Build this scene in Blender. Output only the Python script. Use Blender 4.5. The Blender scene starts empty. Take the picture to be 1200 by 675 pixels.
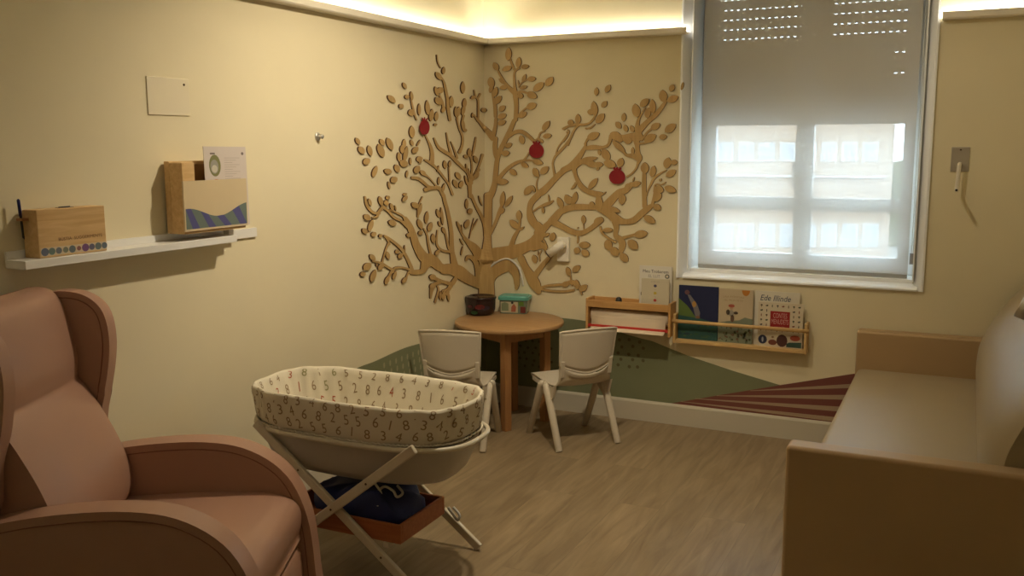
import bpy, bmesh, math, random
from mathutils import Vector, Matrix
random.seed(7)
PI = math.pi
scene = bpy.context.scene
COL = scene.collection

# ------------------------------------------------------------------ camera
FPX, PITCH, YAW, ROLL = 1105.48459, 0.149835393, -0.448846314, -0.00340822507
CAM = Vector((2.5909, -5.01276, 1.55))
def cam_axes():
    cy, sy, cp, sp = math.cos(YAW), math.sin(YAW), math.cos(PITCH), math.sin(PITCH)
    fwd = Vector((sy*cp, cy*cp, -sp)); right = Vector((cy, -sy, 0)); up = right.cross(fwd)
    r = right*math.cos(ROLL) + up*math.sin(ROLL)
    u = -right*math.sin(ROLL) + up*math.cos(ROLL)
    return r, u, fwd
CR, CU, CF = cam_axes()
cd = bpy.data.cameras.new('camera'); cam = bpy.data.objects.new('camera', cd); COL.objects.link(cam)
cam.matrix_world = Matrix(((CR.x, CU.x, -CF.x, CAM.x), (CR.y, CU.y, -CF.y, CAM.y), (CR.z, CU.z, -CF.z, CAM.z), (0, 0, 0, 1)))
cd.sensor_width = 36.0; cd.lens = FPX/1200*36.0; cd.clip_start = 0.02; cd.clip_end = 500
scene.camera = cam
def on(px, py, ax, val):
    d = CF*FPX + CR*(px-600) - CU*(py-337.5)
    return CAM + d*((val-CAM[ax])/d[ax])

# ------------------------------------------------------------------ world, light, exposure
WORLD_STRENGTH = 17.0
LED_STRENGTH = 50.0
DOWN_W = 105.0
FILL_W = 7.0
vs = scene.view_settings
vs.view_transform = 'Standard'; vs.look = 'None'; vs.exposure = 0.0; vs.gamma = 1.0; vs.use_curve_mapping = False
w = bpy.data.worlds.new('sky'); scene.world = w; w.use_nodes = True
bg = w.node_tree.nodes['Background']
bg.inputs['Color'].default_value = (0.74, 0.88, 1.0, 1); bg.inputs['Strength'].default_value = WORLD_STRENGTH
WARM = (1.0, 0.85, 0.62)
def lamp(name, kind, loc, power, color=WARM, **k):
    l = bpy.data.lights.new(name, kind); l.energy = power; l.color = color
    for a, b in k.items(): setattr(l, a, b)
    o = bpy.data.objects.new(name, l); o.location = loc; COL.objects.link(o); return o
lamp('downlight_lamp', 'SPOT', (1.25, -1.85, 2.56), DOWN_W, spot_size=2.35, spot_blend=1.0, shadow_soft_size=0.035).rotation_euler = (0.12, 0.42, 0)
lamp('downlight_lamp', 'SPOT', (1.85, -1.25, 2.56), 24.0, spot_size=2.35, spot_blend=1.0, shadow_soft_size=0.035).rotation_euler = (0.35, -0.30, 0)
lamp('downlight_lamp', 'SPOT', (1.75, -3.75, 2.56), FILL_W, spot_size=2.75, spot_blend=0.9, shadow_soft_size=0.05)

# ------------------------------------------------------------------ materials
MATS = {}
def mat(name, col, rough=0.5, metal=0.0, spec=0.5, noise=0.0, nscale=8.0, bump=0.0, bscale=200.0, trans=0.0, alpha=1.0, emit=0.0, coat=0.0, sub=0.0):
    if name in MATS: return MATS[name]
    m = bpy.data.materials.new(name); m.use_nodes = True
    nt = m.node_tree; b = nt.nodes['Principled BSDF']
    b.inputs['Base Color'].default_value = (*col, 1); b.inputs['Roughness'].default_value = rough
    b.inputs['Metallic'].default_value = metal; b.inputs['Specular IOR Level'].default_value = spec
    if trans: b.inputs['Transmission Weight'].default_value = trans
    if coat: b.inputs['Coat Weight'].default_value = coat
    b.inputs['Alpha'].default_value = alpha
    if emit:
        b.inputs['Emission Color'].default_value = (*col, 1); b.inputs['Emission Strength'].default_value = emit
    tc = nt.nodes.new('ShaderNodeTexCoord')
    if noise:
        n = nt.nodes.new('ShaderNodeTexNoise'); n.inputs['Scale'].default_value = nscale; n.inputs['Detail'].default_value = 5
        mx = nt.nodes.new('ShaderNodeMix'); mx.data_type = 'RGBA'; mx.blend_type = 'MULTIPLY'; mx.inputs['Factor'].default_value = 1
        mr = nt.nodes.new('ShaderNodeMapRange'); mr.inputs[1].default_value = 0.3; mr.inputs[2].default_value = 0.7
        mr.inputs[3].default_value = 1-noise; mr.inputs[4].default_value = 1+noise*0.4
        nt.links.new(tc.outputs['Object'], n.inputs['Vector']); nt.links.new(n.outputs['Fac'], mr.inputs[0])
        nt.links.new(mr.outputs[0], mx.inputs['B']); mx.inputs['A'].default_value = (*col, 1)
        nt.links.new(mx.outputs['Result'], b.inputs['Base Color'])
    if bump:
        n = nt.nodes.new('ShaderNodeTexNoise'); n.inputs['Scale'].default_value = bscale; n.inputs['Detail'].default_value = 3
        bp = nt.nodes.new('ShaderNodeBump'); bp.inputs['Strength'].default_value = bump; bp.inputs['Distance'].default_value = 0.002
        nt.links.new(tc.outputs['Object'], n.inputs['Vector']); nt.links.new(n.outputs['Fac'], bp.inputs['Height'])
        nt.links.new(bp.outputs['Normal'], b.inputs['Normal'])
    MATS[name] = m; return m
def woodmat(name, c1, c2, axis=0, scale=6.0, rough=0.5, stretch=12.0):
    if name in MATS: return MATS[name]
    m = bpy.data.materials.new(name); m.use_nodes = True
    nt = m.node_tree; b = nt.nodes['Principled BSDF']; b.inputs['Roughness'].default_value = rough
    b.inputs['Specular IOR Level'].default_value = 0.3
    tc = nt.nodes.new('ShaderNodeTexCoord'); mp = nt.nodes.new('ShaderNodeMapping')
    s = [stretch]*3; s[axis] = 1.0; mp.inputs['Scale'].default_value = s
    n = nt.nodes.new('ShaderNodeTexNoise'); n.inputs['Scale'].default_value = scale; n.inputs['Detail'].default_value = 6; n.inputs['Distortion'].default_value = 0.6
    cr = nt.nodes.new('ShaderNodeValToRGB'); cr.color_ramp.elements[0].position = 0.32; cr.color_ramp.elements[1].position = 0.68
    cr.color_ramp.elements[0].color = (*c1, 1); cr.color_ramp.elements[1].color = (*c2, 1)
    nt.links.new(tc.outputs['Object'], mp.inputs['Vector']); nt.links.new(mp.outputs[0], n.inputs['Vector'])
    nt.links.new(n.outputs['Fac'], cr.inputs['Fac']); nt.links.new(cr.outputs['Color'], b.inputs['Base Color'])
    MATS[name] = m; return m

M_WALL = mat('cream wall paint', (0.76, 0.68, 0.475), 0.75, spec=0.25, noise=0.03, nscale=2.5, bump=0.15, bscale=350)
M_CEIL = mat('ceiling paint', (0.80, 0.76, 0.66), 0.9)
M_WHITE = mat('white lacquer', (0.78, 0.77, 0.74), 0.4)
M_PVC = mat('white window frame', (0.93, 0.95, 0.97), 0.25)
M_BASE = mat('white baseboard', (0.58, 0.53, 0.42), 0.45)
M_COVE = mat('cove paint', (0.80, 0.74, 0.62), 0.6)
M_PLY = woodmat('plywood birch', (0.43, 0.275, 0.105), (0.51, 0.34, 0.14), axis=2, scale=5)
M_BURN = mat('laser burnt edge', (0.085, 0.035, 0.012), 0.8)
M_RED = mat('red felt', (0.25, 0.004, 0.010), 0.7)
M_REDEDGE = mat('dark red edge', (0.12, 0.004, 0.006), 0.8)
M_LEATHER = mat('salmon leatherette', (0.38, 0.215, 0.15), 0.42, spec=0.45, bump=0.12, bscale=500, noise=0.04, nscale=5)
M_THREAD = mat('seam thread', (0.20, 0.085, 0.05), 0.7)
M_SOFA = mat('beige leatherette', (0.355, 0.28, 0.17), 0.42, spec=0.4, bump=0.1, bscale=450, noise=0.03, nscale=4)
M_SOFAARM = mat('tan leatherette', (0.42, 0.285, 0.145), 0.45, spec=0.35, bump=0.1, bscale=450, noise=0.03, nscale=4)
M_CHAIR = mat('ivory plastic', (0.60, 0.53, 0.42), 0.38, spec=0.4, bump=0.05, bscale=700)
M_TABLE = woodmat('beech table', (0.38, 0.22, 0.095), (0.45, 0.27, 0.125), axis=0, scale=3, rough=0.4)
M_TLEG = woodmat('beech leg', (0.34, 0.16, 0.06), (0.40, 0.20, 0.075), axis=2, scale=5, rough=0.45)
M_PINE = woodmat('pale pine', (0.55, 0.35, 0.15), (0.68, 0.47, 0.23), axis=1, scale=5, rough=0.55)
M_PINE2 = woodmat('pine rack', (0.56, 0.36, 0.15), (0.66, 0.45, 0.20), axis=0, scale=5, rough=0.5)
M_HOLD = woodmat('honey wood', (0.48, 0.26, 0.09), (0.58, 0.34, 0.13), axis=0, scale=5, rough=0.5)
M_TRAY = woodmat('cherry tray', (0.30, 0.095, 0.035), (0.38, 0.13, 0.05), axis=0, scale=6, rough=0.45)
M_STAND = mat('cream stand paint', (0.58, 0.52, 0.40), 0.4)
M_TUB = mat('grey white tub plastic', (0.46, 0.43, 0.38), 0.35)
M_FAB = mat('cream cotton', (0.70, 0.64, 0.51), 0.9, spec=0.1, bump=0.25, bscale=300)
M_NUM = mat('taupe print', (0.30, 0.21, 0.12), 0.9)
M_NUMR = mat('rust print', (0.42, 0.10, 0.05), 0.9)
M_NUMG = mat('sage print', (0.32, 0.30, 0.14), 0.9)
M_BLUE = mat('navy fabric', (0.010, 0.022, 0.12), 0.6, bump=0.3, bscale=150)
M_CORD = mat('white cord', (0.65, 0.65, 0.62), 0.6)
M_STEEL = mat('brushed steel', (0.62, 0.60, 0.56), 0.35, metal=0.9)
M_SCREW = mat('dark bronze screw', (0.10, 0.06, 0.03), 0.5, metal=0.5)
M_BLACK = mat('black plastic', (0.012, 0.012, 0.014), 0.4)
M_GREEN = mat('sage mural paint', (0.20, 0.215, 0.115), 0.75, noise=0.03)
M_GREEND = mat('dark dot paint', (0.115, 0.10, 0.045), 0.8)
M_GREENL = mat('light dash paint', (0.34, 0.33, 0.20), 0.8)
M_MAUVE = mat('burgundy mural paint', (0.19, 0.060, 0.045), 0.75)
M_MAUVEL = mat('taupe stripe paint', (0.40, 0.29, 0.19), 0.75)
M_PAPER = mat('white paper', (0.74, 0.71, 0.64), 0.7)
M_PAGES = mat('page edges', (0.66, 0.60, 0.48), 0.8)

def floor_mat():
    m = bpy.data.materials.new('oak plank floor'); m.use_nodes = True
    nt = m.node_tree; L = nt.links.new; b = nt.nodes['Principled BSDF']
    b.inputs['Roughness'].default_value = 0.42; b.inputs['Specular IOR Level'].default_value = 0.4
    tc = nt.nodes.new('ShaderNodeTexCoord')
    mp = nt.nodes.new('ShaderNodeMapping'); mp.inputs['Rotation'].default_value = (0, 0, PI/2)
    br = nt.nodes.new('ShaderNodeTexBrick'); br.inputs['Scale'].default_value = 1.0
    br.inputs['Brick Width'].default_value = 1.25; br.inputs['Row Height'].default_value = 0.185
    br.inputs['Mortar Size'].default_value = 0.0014; br.inputs['Mortar Smooth'].default_value = 0.4
    br.offset = 0.37
    br.inputs['Color1'].default_value = (0.42, 0.42, 0.42, 1); br.inputs['Color2'].default_value = (0.60, 0.60, 0.60, 1)
    br.inputs['Mortar'].default_value = (0.36, 0.36, 0.36, 1)
    L(tc.outputs['Object'], mp.inputs['Vector']); L(mp.outputs[0], br.inputs['Vector'])
    mp2 = nt.nodes.new('ShaderNodeMapping'); mp2.inputs['Scale'].default_value = (8, 0.9, 1)
    n = nt.nodes.new('ShaderNodeTexNoise'); n.inputs['Scale'].default_value = 3.2; n.inputs['Detail'].default_value = 8; n.inputs['Distortion'].default_value = 0.8
    L(tc.outputs['Object'], mp2.inputs['Vector'])
    va = nt.nodes.new('ShaderNodeVectorMath'); va.operation = 'MULTIPLY_ADD'
    L(br.outputs['Color'], va.inputs[0]); va.inputs[1].default_value = (40, 40, 0); L(mp2.outputs[0], va.inputs[2])
    L(va.outputs[0], n.inputs['Vector'])
    cr = nt.nodes.new('ShaderNodeValToRGB'); e = cr.color_ramp.elements
    e[0].position = 0.28; e[0].color = (0.20, 0.142, 0.078, 1); e[1].position = 0.72; e[1].color = (0.33, 0.245, 0.145, 1)
    L(n.outputs['Fac'], cr.inputs['Fac'])
    mx = nt.nodes.new('ShaderNodeMix'); mx.data_type = 'RGBA'; mx.blend_type = 'MULTIPLY'; mx.inputs['Factor'].default_value = 1
    mr = nt.nodes.new('ShaderNodeMapRange'); mr.inputs[1].default_value = 0.35; mr.inputs[2].default_value = 0.6; mr.inputs[3].default_value = 0.80; mr.inputs[4].default_value = 1.08
    sep = nt.nodes.new('ShaderNodeSeparateColor'); L(br.outputs['Color'], sep.inputs[0]); L(sep.outputs[0], mr.inputs[0])
    L(cr.outputs['Color'], mx.inputs['A']); L(mr.outputs[0], mx.inputs['B'])
    L(mx.outputs['Result'], b.inputs['Base Color'])
    bp = nt.nodes.new('ShaderNodeBump'); bp.inputs['Strength'].default_value = 0.08; L(n.outputs['Fac'], bp.inputs['Height']); L(bp.outputs[0], b.inputs['Normal'])
    return m
M_FLOOR = floor_mat()
def glass_mat():
    m = bpy.data.materials.new('window glass'); m.use_nodes = True; nt = m.node_tree; nt.nodes.remove(nt.nodes['Principled BSDF'])
    o = nt.nodes['Material Output']; t = nt.nodes.new('ShaderNodeBsdfTransparent'); g = nt.nodes.new('ShaderNodeBsdfGlossy'); g.inputs['Roughness'].default_value = 0.02
    f = nt.nodes.new('ShaderNodeFresnel'); mx = nt.nodes.new('ShaderNodeMixShader'); t.inputs['Color'].default_value = (0.93, 0.96, 0.95, 1)
    nt.links.new(f.outputs[0], mx.inputs[0]); nt.links.new(t.outputs[0], mx.inputs[1]); nt.links.new(g.outputs[0], mx.inputs[2]); nt.links.new(mx.outputs[0], o.inputs[0])
    return m
def blind_mat():
    m = bpy.data.materials.new('screen fabric'); m.use_nodes = True; nt = m.node_tree; nt.nodes.remove(nt.nodes['Principled BSDF'])
    o = nt.nodes['Material Output']; L = nt.links.new
    t = nt.nodes.new('ShaderNodeBsdfTransparent'); d = nt.nodes.new('ShaderNodeBsdfDiffuse'); tr = nt.nodes.new('ShaderNodeBsdfTranslucent')
    tc = nt.nodes.new('ShaderNodeTexCoord'); wv = nt.nodes.new('ShaderNodeTexWave'); wv.bands_direction = 'Z'; wv.inputs['Scale'].default_value = 120
    L(tc.outputs['Object'], wv.inputs['Vector'])
    mr = nt.nodes.new('ShaderNodeMapRange'); mr.inputs[3].default_value = 0.94; mr.inputs[4].default_value = 1.0; L(wv.outputs['Fac'], mr.inputs[0])
    cm = nt.nodes.new('ShaderNodeMix'); cm.data_type = 'RGBA'; cm.blend_type = 'MULTIPLY'; cm.inputs['Factor'].default_value = 1; cm.inputs['A'].default_value = (0.74, 0.71, 0.64, 1); L(mr.outputs[0], cm.inputs['B'])
    L(cm.outputs['Result'], d.inputs['Color']); tr.inputs['Color'].default_value = (0.72, 0.75, 0.78, 1)
    m1 = nt.nodes.new('ShaderNodeMixShader'); m1.inputs[0].default_value = 0.17; L(d.outputs[0], m1.inputs[1]); L(tr.outputs[0], m1.inputs[2])
    m2 = nt.nodes.new('ShaderNodeMixShader'); m2.inputs[0].default_value = 0.13; L(m1.outputs[0], m2.inputs[1]); L(t.outputs[0], m2.inputs[2]); L(m2.outputs[0], o.inputs[0])
    return m
M_GLASS = glass_mat(); M_BLIND = blind_mat()
def glow(name, col, s):
    m = bpy.data.materials.new(name); m.use_nodes = True; b = m.node_tree.nodes['Principled BSDF']
    b.inputs['Base Color'].default_value = (*col, 1); b.inputs['Emission Color'].default_value = (*col, 1); b.inputs['Emission Strength'].default_value = s
    return m
M_LED = glow('led strip', (1.0, 0.94, 0.80), LED_STRENGTH)

# ------------------------------------------------------------------ geometry helpers
class MB:
    def __init__(s): s.v = []; s.f = []; s.m = []; s.mats = []; s.s = []
    def mi(s, m):
        if m not in s.mats: s.mats.append(m)
        return s.mats.index(m)
    def add(s, vs_, fs, m, smooth=False):
        o = len(s.v); s.v += [Vector(v) for v in vs_]; k = s.mi(m)
        for f in fs: s.f.append([o+i for i in f]); s.m.append(k); s.s.append(smooth)
    def box(s, a, b, m, M=None):
        x0, y0, z0 = a; x1, y1, z1 = b
        vs_ = [Vector(p) for p in ((x0,y0,z0),(x1,y0,z0),(x1,y1,z0),(x0,y1,z0),(x0,y0,z1),(x1,y0,z1),(x1,y1,z1),(x0,y1,z1))]
        if M: vs_ = [M @ v for v in vs_]
        s.add(vs_, [(0,3,2,1),(4,5,6,7),(0,1,5,4),(1,2,6,5),(2,3,7,6),(3,0,4,7)], m)
    def poly(s, pts, m): s.add(pts, [tuple(range(len(pts)))], m)
    def prism(s, front, back, m, mside=None, smooth=False):
        n = len(front); s.add(front, [tuple(range(n))], m); s.add(back, [tuple(reversed(range(n)))], m)
        s.add(list(front)+list(back), [(i, (i+1) % n, n+(i+1) % n, n+i) for i in range(n)], mside or m, smooth)
    def tube(s, pts, r, m, seg=8, closed=False, squash=None):
        pts = [Vector(p) for p in pts]; n = len(pts); rs = r if isinstance(r, (list, tuple)) else [r]*n
        vs_ = []; prev = None
        for i, p in enumerate(pts):
            if closed: t = pts[(i+1) % n]-pts[i-1]
            else: t = pts[min(i+1, n-1)]-pts[max(i-1, 0)]
            t.normalize()
            if prev is None:
                a = Vector((0, 0, 1)) if abs(t.z) < 0.9 else Vector((1, 0, 0)); prev = t.cross(a).normalized()
            prev = (prev - t*prev.dot(t)).normalized(); q = t.cross(prev)
            for k in range(seg):
                an = 2*PI*k/seg; vs_.append(p + (prev*math.cos(an) + q*math.sin(an))*rs[i])
        fs = []
        for i in range(n if closed else n-1):
            for k in range(seg):
                a, b = i*seg+k, i*seg+(k+1) % seg; c, d = ((i+1) % n)*seg+(k+1) % seg, ((i+1) % n)*seg+k
                fs.append((a, b, c, d))
        if not closed: fs += [tuple(reversed(range(seg))), tuple((n-1)*seg+k for k in range(seg))]
        s.add(vs_, fs, m, True)
    def lathe(s, prof, m, c=(0,0,0), seg=40, M=None):
        vs_ = []; n = len(prof)
        for k in range(seg):
            a = 2*PI*k/seg
            for r, z in prof: vs_.append(Vector((r*math.cos(a), r*math.sin(a), z)))
        if M: vs_ = [M @ v for v in vs_]
        vs_ = [v+Vector(c) for v in vs_]
        fs = [(k*n+i, ((k+1) % seg)*n+i, ((k+1) % seg)*n+i+1, k*n+i+1) for k in range(seg) for i in range(n-1)]
        s.add(vs_, fs, m, True)
    def grid(s, P, m, wrap=False, smooth=True):
        r = len(P); c = len(P[0]); vs_ = [p for row in P for p in row]
        fs = [(i*c+j, i*c+(j+1) % c, (i+1)*c+(j+1) % c, (i+1)*c+j) for i in range(r-1) for j in range(c if wrap else c-1)]
        s.add(vs_, fs, m, smooth)
    def text(s, txt, size, fn, m, align='CENTER', xs=1.0):
        vs_, fs = text_geo(txt, align)
        s.add([fn(v[0]*size*xs, v[1]*size) for v in vs_], fs, m)
    def build(s, name, parent=None, bevel=0, seg=3, solid=0, sub=0, angle=35, label=None):
        me = bpy.data.meshes.new(name); me.from_pydata([tuple(v) for v in s.v], [], s.f)
        for m in s.mats: me.materials.append(m)
        for i, p in enumerate(me.polygons): p.material_index = s.m[i]; p.use_smooth = s.s[i]
        o = bpy.data.objects.new(name, me); COL.objects.link(o)
        if parent: o.parent = parent
        if solid:
            md = o.modifiers.new('solid', 'SOLIDIFY'); md.thickness = solid; md.offset = 0
        if bevel:
            for p in me.polygons: p.use_smooth = True
            md = o.modifiers.new('bevel', 'BEVEL'); md.width = bevel; md.segments = seg; md.limit_method = 'ANGLE'; md.angle_limit = math.radians(angle); md.harden_normals = True
        if sub:
            md = o.modifiers.new('sub', 'SUBSURF'); md.levels = sub; md.render_levels = sub
        if label: o['label'] = label
        return o
_tc = {}
def text_geo(t, align='CENTER'):
    if (t, align) in _tc: return _tc[(t, align)]
    c = bpy.data.curves.new('t', 'FONT'); c.body = t; c.size = 1.0; c.align_x = align; c.align_y = 'CENTER'; c.resolution_u = 3
    o = bpy.data.objects.new('t', c); me = o.to_mesh()
    r = ([tuple(v.co) for v in me.vertices], [tuple(p.vertices) for p in me.polygons])
    o.to_mesh_clear(); bpy.data.objects.remove(o); bpy.data.curves.remove(c)
    _tc[(t, align)] = r; return r
def empty(name, loc=(0,0,0), rz=0):
    o = bpy.data.objects.new(name, None); COL.objects.link(o); o.location = loc; o.rotation_euler = (0, 0, rz); o.empty_display_size = 0.1; return o
def tag(o, label, cat, group=None):
    o['label'] = label; o['category'] = cat
    if group: o['group'] = group
    return o
def struct(o): o['kind'] = 'structure'; return o
def spline(pts, n=6, closed=False):
    pts = [Vector(p) for p in pts]; out = []; N = len(pts)
    for i in range(N if closed else N-1):
        if closed: p0, p1, p2, p3 = pts[i-1], pts[i], pts[(i+1) % N], pts[(i+2) % N]
        else: p0, p1, p2, p3 = pts[max(i-1, 0)], pts[i], pts[i+1], pts[min(i+2, N-1)]
        for k in range(n):
            t = k/n
            out.append(0.5*((2*p1)+(p2-p0)*t+(2*p0-5*p1+4*p2-p3)*t*t+(3*p1-p0-3*p2+p3)*t**3))
    if not closed: out.append(pts[-1])
    return out
def circ(n, r=1.0): return [(r*math.cos(2*PI*k/n), r*math.sin(2*PI*k/n)) for k in range(n)]
def slab(mb, prof, v0, v1, m, plane='xz'):
    """profile polygon extruded along the missing axis"""
    if plane == 'xz': A = [Vector((p[0], v0, p[1])) for p in prof]; B = [Vector((p[0], v1, p[1])) for p in prof]
    elif plane == 'yz': A = [Vector((v0, p[0], p[1])) for p in prof]; B = [Vector((v1, p[0], p[1])) for p in prof]
    else: A = [Vector((p[0], p[1], v0)) for p in prof]; B = [Vector((p[0], p[1], v1)) for p in prof]
    mb.prism(A, B, m)

# ================================================================== ROOM SHELL
RX, FY, CZ = 3.05, -5.75, 2.62
b = MB(); b.box((-0.12, FY-0.1, -0.1), (RX+0.12, 0.4, 0), M_FLOOR); struct(b.build('floor'))
b = MB(); b.box((-0.12, FY-0.1, CZ), (RX+0.12, 0.4, CZ+0.1), M_CEIL); struct(b.build('ceiling'))
b = MB(); b.box((-0.12, FY, 0), (0, 0.3, CZ), M_WALL); struct(b.build('wall_left'))
b = MB(); b.box((RX, FY, 0), (RX+0.12, 0.3, CZ), M_WALL); struct(b.build('wall_right'))
b = MB(); b.box((0, FY-0.12, 0), (RX, FY, CZ), M_WALL); struct(b.build('wall_front'))
WX0, WX1, WZ0, WZ1 = 1.235, 2.375, 0.875, 2.45
b = MB()
b.box((0, 0, 0), (WX0-0.045, 0.07, CZ), M_WALL); b.box((0, 0.07, 0), (WX0, 0.3, CZ), M_WALL); b.box((WX1+0.04, 0, 0), (RX, 0.07, CZ), M_WALL); b.box((WX1, 0.07, 0), (RX, 0.3, CZ), M_WALL)
b.box((WX0-0.045, 0, 0), (WX1+0.04, 0.07, WZ0-0.045), M_WALL); b.box((WX0, 0.07, 0), (WX1, 0.3, WZ0), M_WALL); b.box((WX0, 0, WZ1), (WX1, 0.3, CZ), M_WALL)
struct(b.build('wall_back'))
# baseboards
def baseprof(mb, a, c, m):
    a = Vector(a); c = Vector(c); d = (c-a).normalized(); nrm = Vector((0, 0, 1)).cross(d)
    pr = [(0, 0), (0.014, 0), (0.014, 0.105), (0.010, 0.114), (0.004, 0.118), (0, 0.118)]
    A = [a+nrm*x+Vector((0, 0, z)) for x, z in pr]; B = [c+nrm*x+Vector((0, 0, z)) for x, z in pr]
    mb.prism(A, B, m)
b = MB(); baseprof(b, (RX, 0, 0), (0, 0, 0), M_BASE); struct(b.build('baseboard_back'))
b = MB(); baseprof(b, (0, 0, 0), (0, FY, 0), M_BASE); struct(b.build('baseboard_left'))
b = MB(); baseprof(b, (RX, FY, 0), (RX, 0, 0), M_BASE); struct(b.build('baseboard_right'))
# cove ledges with LED strips
def cove(name, a, c):
    a = Vector(a); c = Vector(c); d = (c-a).normalized(); nrm = Vector((0, 0, 1)).cross(d)
    pr = [(0, 0), (0.050, 0), (0.056, 0.006), (0.056, 0.030), (0.052, 0.034), (0.044, 0.034), (0.044, 0.014), (0, 0.014)]
    mb = MB(); z0 = 2.126
    A = [a+nrm*x+Vector((0, 0, z0+z)) for x, z in pr]; B = [c+nrm*x+Vector((0, 0, z0+z)) for x, z in pr]
    mb.prism(A, B, M_COVE); o = struct(mb.build(name))
    mb = MB(); pr = [(0.012, 0.0142), (0.026, 0.0142), (0.026, 0.019), (0.012, 0.019)]
    A = [a+nrm*x+Vector((0, 0, z0+z)) for x, z in pr]; B = [c+nrm*x+Vector((0, 0, z0+z)) for x, z in pr]
    mb.prism(A, B, M_LED); mb.build('led_strip', o)
cove('trim_1', (0, 0, 0), (0, FY, 0))
cove('trim_2', (1.215, 0, 0), (0, 0, 0))
cove('trim_3', (RX, 0, 0), (2.435, 0, 0))

# ------------------------------------------------------------------ window
win = struct(empty('window_1', (1.8, 0, WZ0)))
def wpart(mb, name, **k):
    o = mb.build(name, win, **k); o.matrix_parent_inverse = Matrix.Translation(win.location).inverted(); return o
b = MB()   # casing around the opening, on the wall face
cx0, cx1, cz0 = 1.180, 2.424, 0.832
for (xo, xi) in ((cx0, WX0), (cx1, WX1)):
    sg = 1 if xi > xo else -1; dy = 0.055 if sg > 0 else 0.035
    pr = [(xo, 0.0), (xo, -0.014), (xo+sg*0.010, -0.016), (xo+sg*0.016, -0.008), (xi, dy), (xi, dy+0.01), (xo+sg*0.002, 0.0)]
    slab(b, pr, cz0, CZ-0.001, M_PVC, 'xy')
pr = [(0.0, cz0), (-0.014, cz0), (-0.016, cz0+0.008), (-0.006, cz0+0.016), (0.055, WZ0-0.012), (0.06, WZ0-0.03), (0, cz0+0.002)]
slab(b, pr, WX0-0.02, WX1+0.02, M_PVC, 'yz')
wpart(b, 'casing')
b = MB()
b.box((WX0-0.001, 0.0, WZ0), (WX0+0.006, 0.3, WZ1), M_PVC); b.box((WX1-0.006, 0.0, WZ0), (WX1+0.001, 0.3, WZ1), M_PVC)
wpart(b, 'reveal_lining')
b = MB(); b.box((WX0-0.001, 0.052, WZ0-0.014), (WX1-0.006, 0.3, WZ0+0.006), M_PVC); wpart(b, 'sill', bevel=0.003)
fx0, fx1, fz0, fz1 = WX0+0.006, WX1-0.006, WZ0+0.006, WZ1
b = MB(); fw = 0.04
b.box((fx0, 0.21, fz0), (fx0+fw, 0.28, fz1), M_PVC); b.box((fx1-fw, 0.21, fz0), (fx1, 0.28, fz1), M_PVC)
b.box((fx0+fw, 0.21, fz0), (fx1-fw, 0.28, fz0+fw), M_PVC); b.box((fx0+fw, 0.21, fz1-fw), (fx1-fw, 0.28, fz1), M_PVC)
wpart(b, 'frame', bevel=0.004)
xm = 1.80; zt = 1.235
for (x0, x1) in ((fx0+fw, xm), (xm, fx1-fw)):
    b = MB(); s_ = 0.045; z0, z1 = fz0+fw, fz1-fw
    b.box((x0, 0.195, z0), (x0+s_, 0.255, z1), M_PVC); b.box((x1-s_, 0.195, z0), (x1, 0.255, z1), M_PVC)
    b.box((x0+s_, 0.195, z0), (x1-s_, 0.255, z0+s_), M_PVC); b.box((x0+s_, 0.195, z1-s_), (x1-s_, 0.255, z1), M_PVC)
    b.box((x0+s_, 0.20, zt-0.035), (x1-s_, 0.25, zt+0.035), M_PVC)
    sa = wpart(b, 'sash', bevel=0.004)
    g = MB(); g.box((x0+s_, 0.222, z0+s_), (x1-s_, 0.228, zt-0.035), M_GLASS); g.box((x0+s_, 0.222, zt+0.035), (x1-s_, 0.228, z1-s_), M_GLASS)
    wpart(g, 'pane')
b = MB(); b.box((xm+0.0-0.055, 0.17, 1.33), (xm-0.040, 0.195, 1.46), M_PVC); wpart(b, 'window_handle', bevel=0.003)
# roller shutter outside, lowered to mid height, with rows of slots
M_SHUT = mat('shutter slats', (0.44, 0.41, 0.36), 0.6)
b = MB(); z = 1.655; pitch = 0.052; sx0, sx1 = fx0, fx1
row = 0
while z+pitch < WZ1:
    b.box((sx0, 0.300, z), (sx1, 0.312, z+pitch-0.006), M_SHUT)
    # slotted joint
    open_full = z > 2.02; open_right = z > 1.78
    if open_full or open_right:
        x = sx0; k = 0
        while x < sx1:
            side = x > 2.18
            gap = (open_full or (open_right and side and row % 2 == 0)) and not (abs(x-xm) < 0.06)
            if not gap: b.box((x, 0.302, z+pitch-0.006), (min(x+0.034, sx1), 0.310, z+pitch), M_SHUT)
            else: b.box((x, 0.302, z+pitch-0.006), (x+0.018, 0.310, z+pitch), M_SHUT); 
            x += 0.034; k += 1
    else: b.box((sx0, 0.302, z+pitch-0.006), (sx1, 0.310, z+pitch), M_SHUT)
    z += pitch; row += 1
tag(b.build('roller_shutter'), 'pale roller shutter with small slots half lowered outside the window panes', 'shutter')
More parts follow.
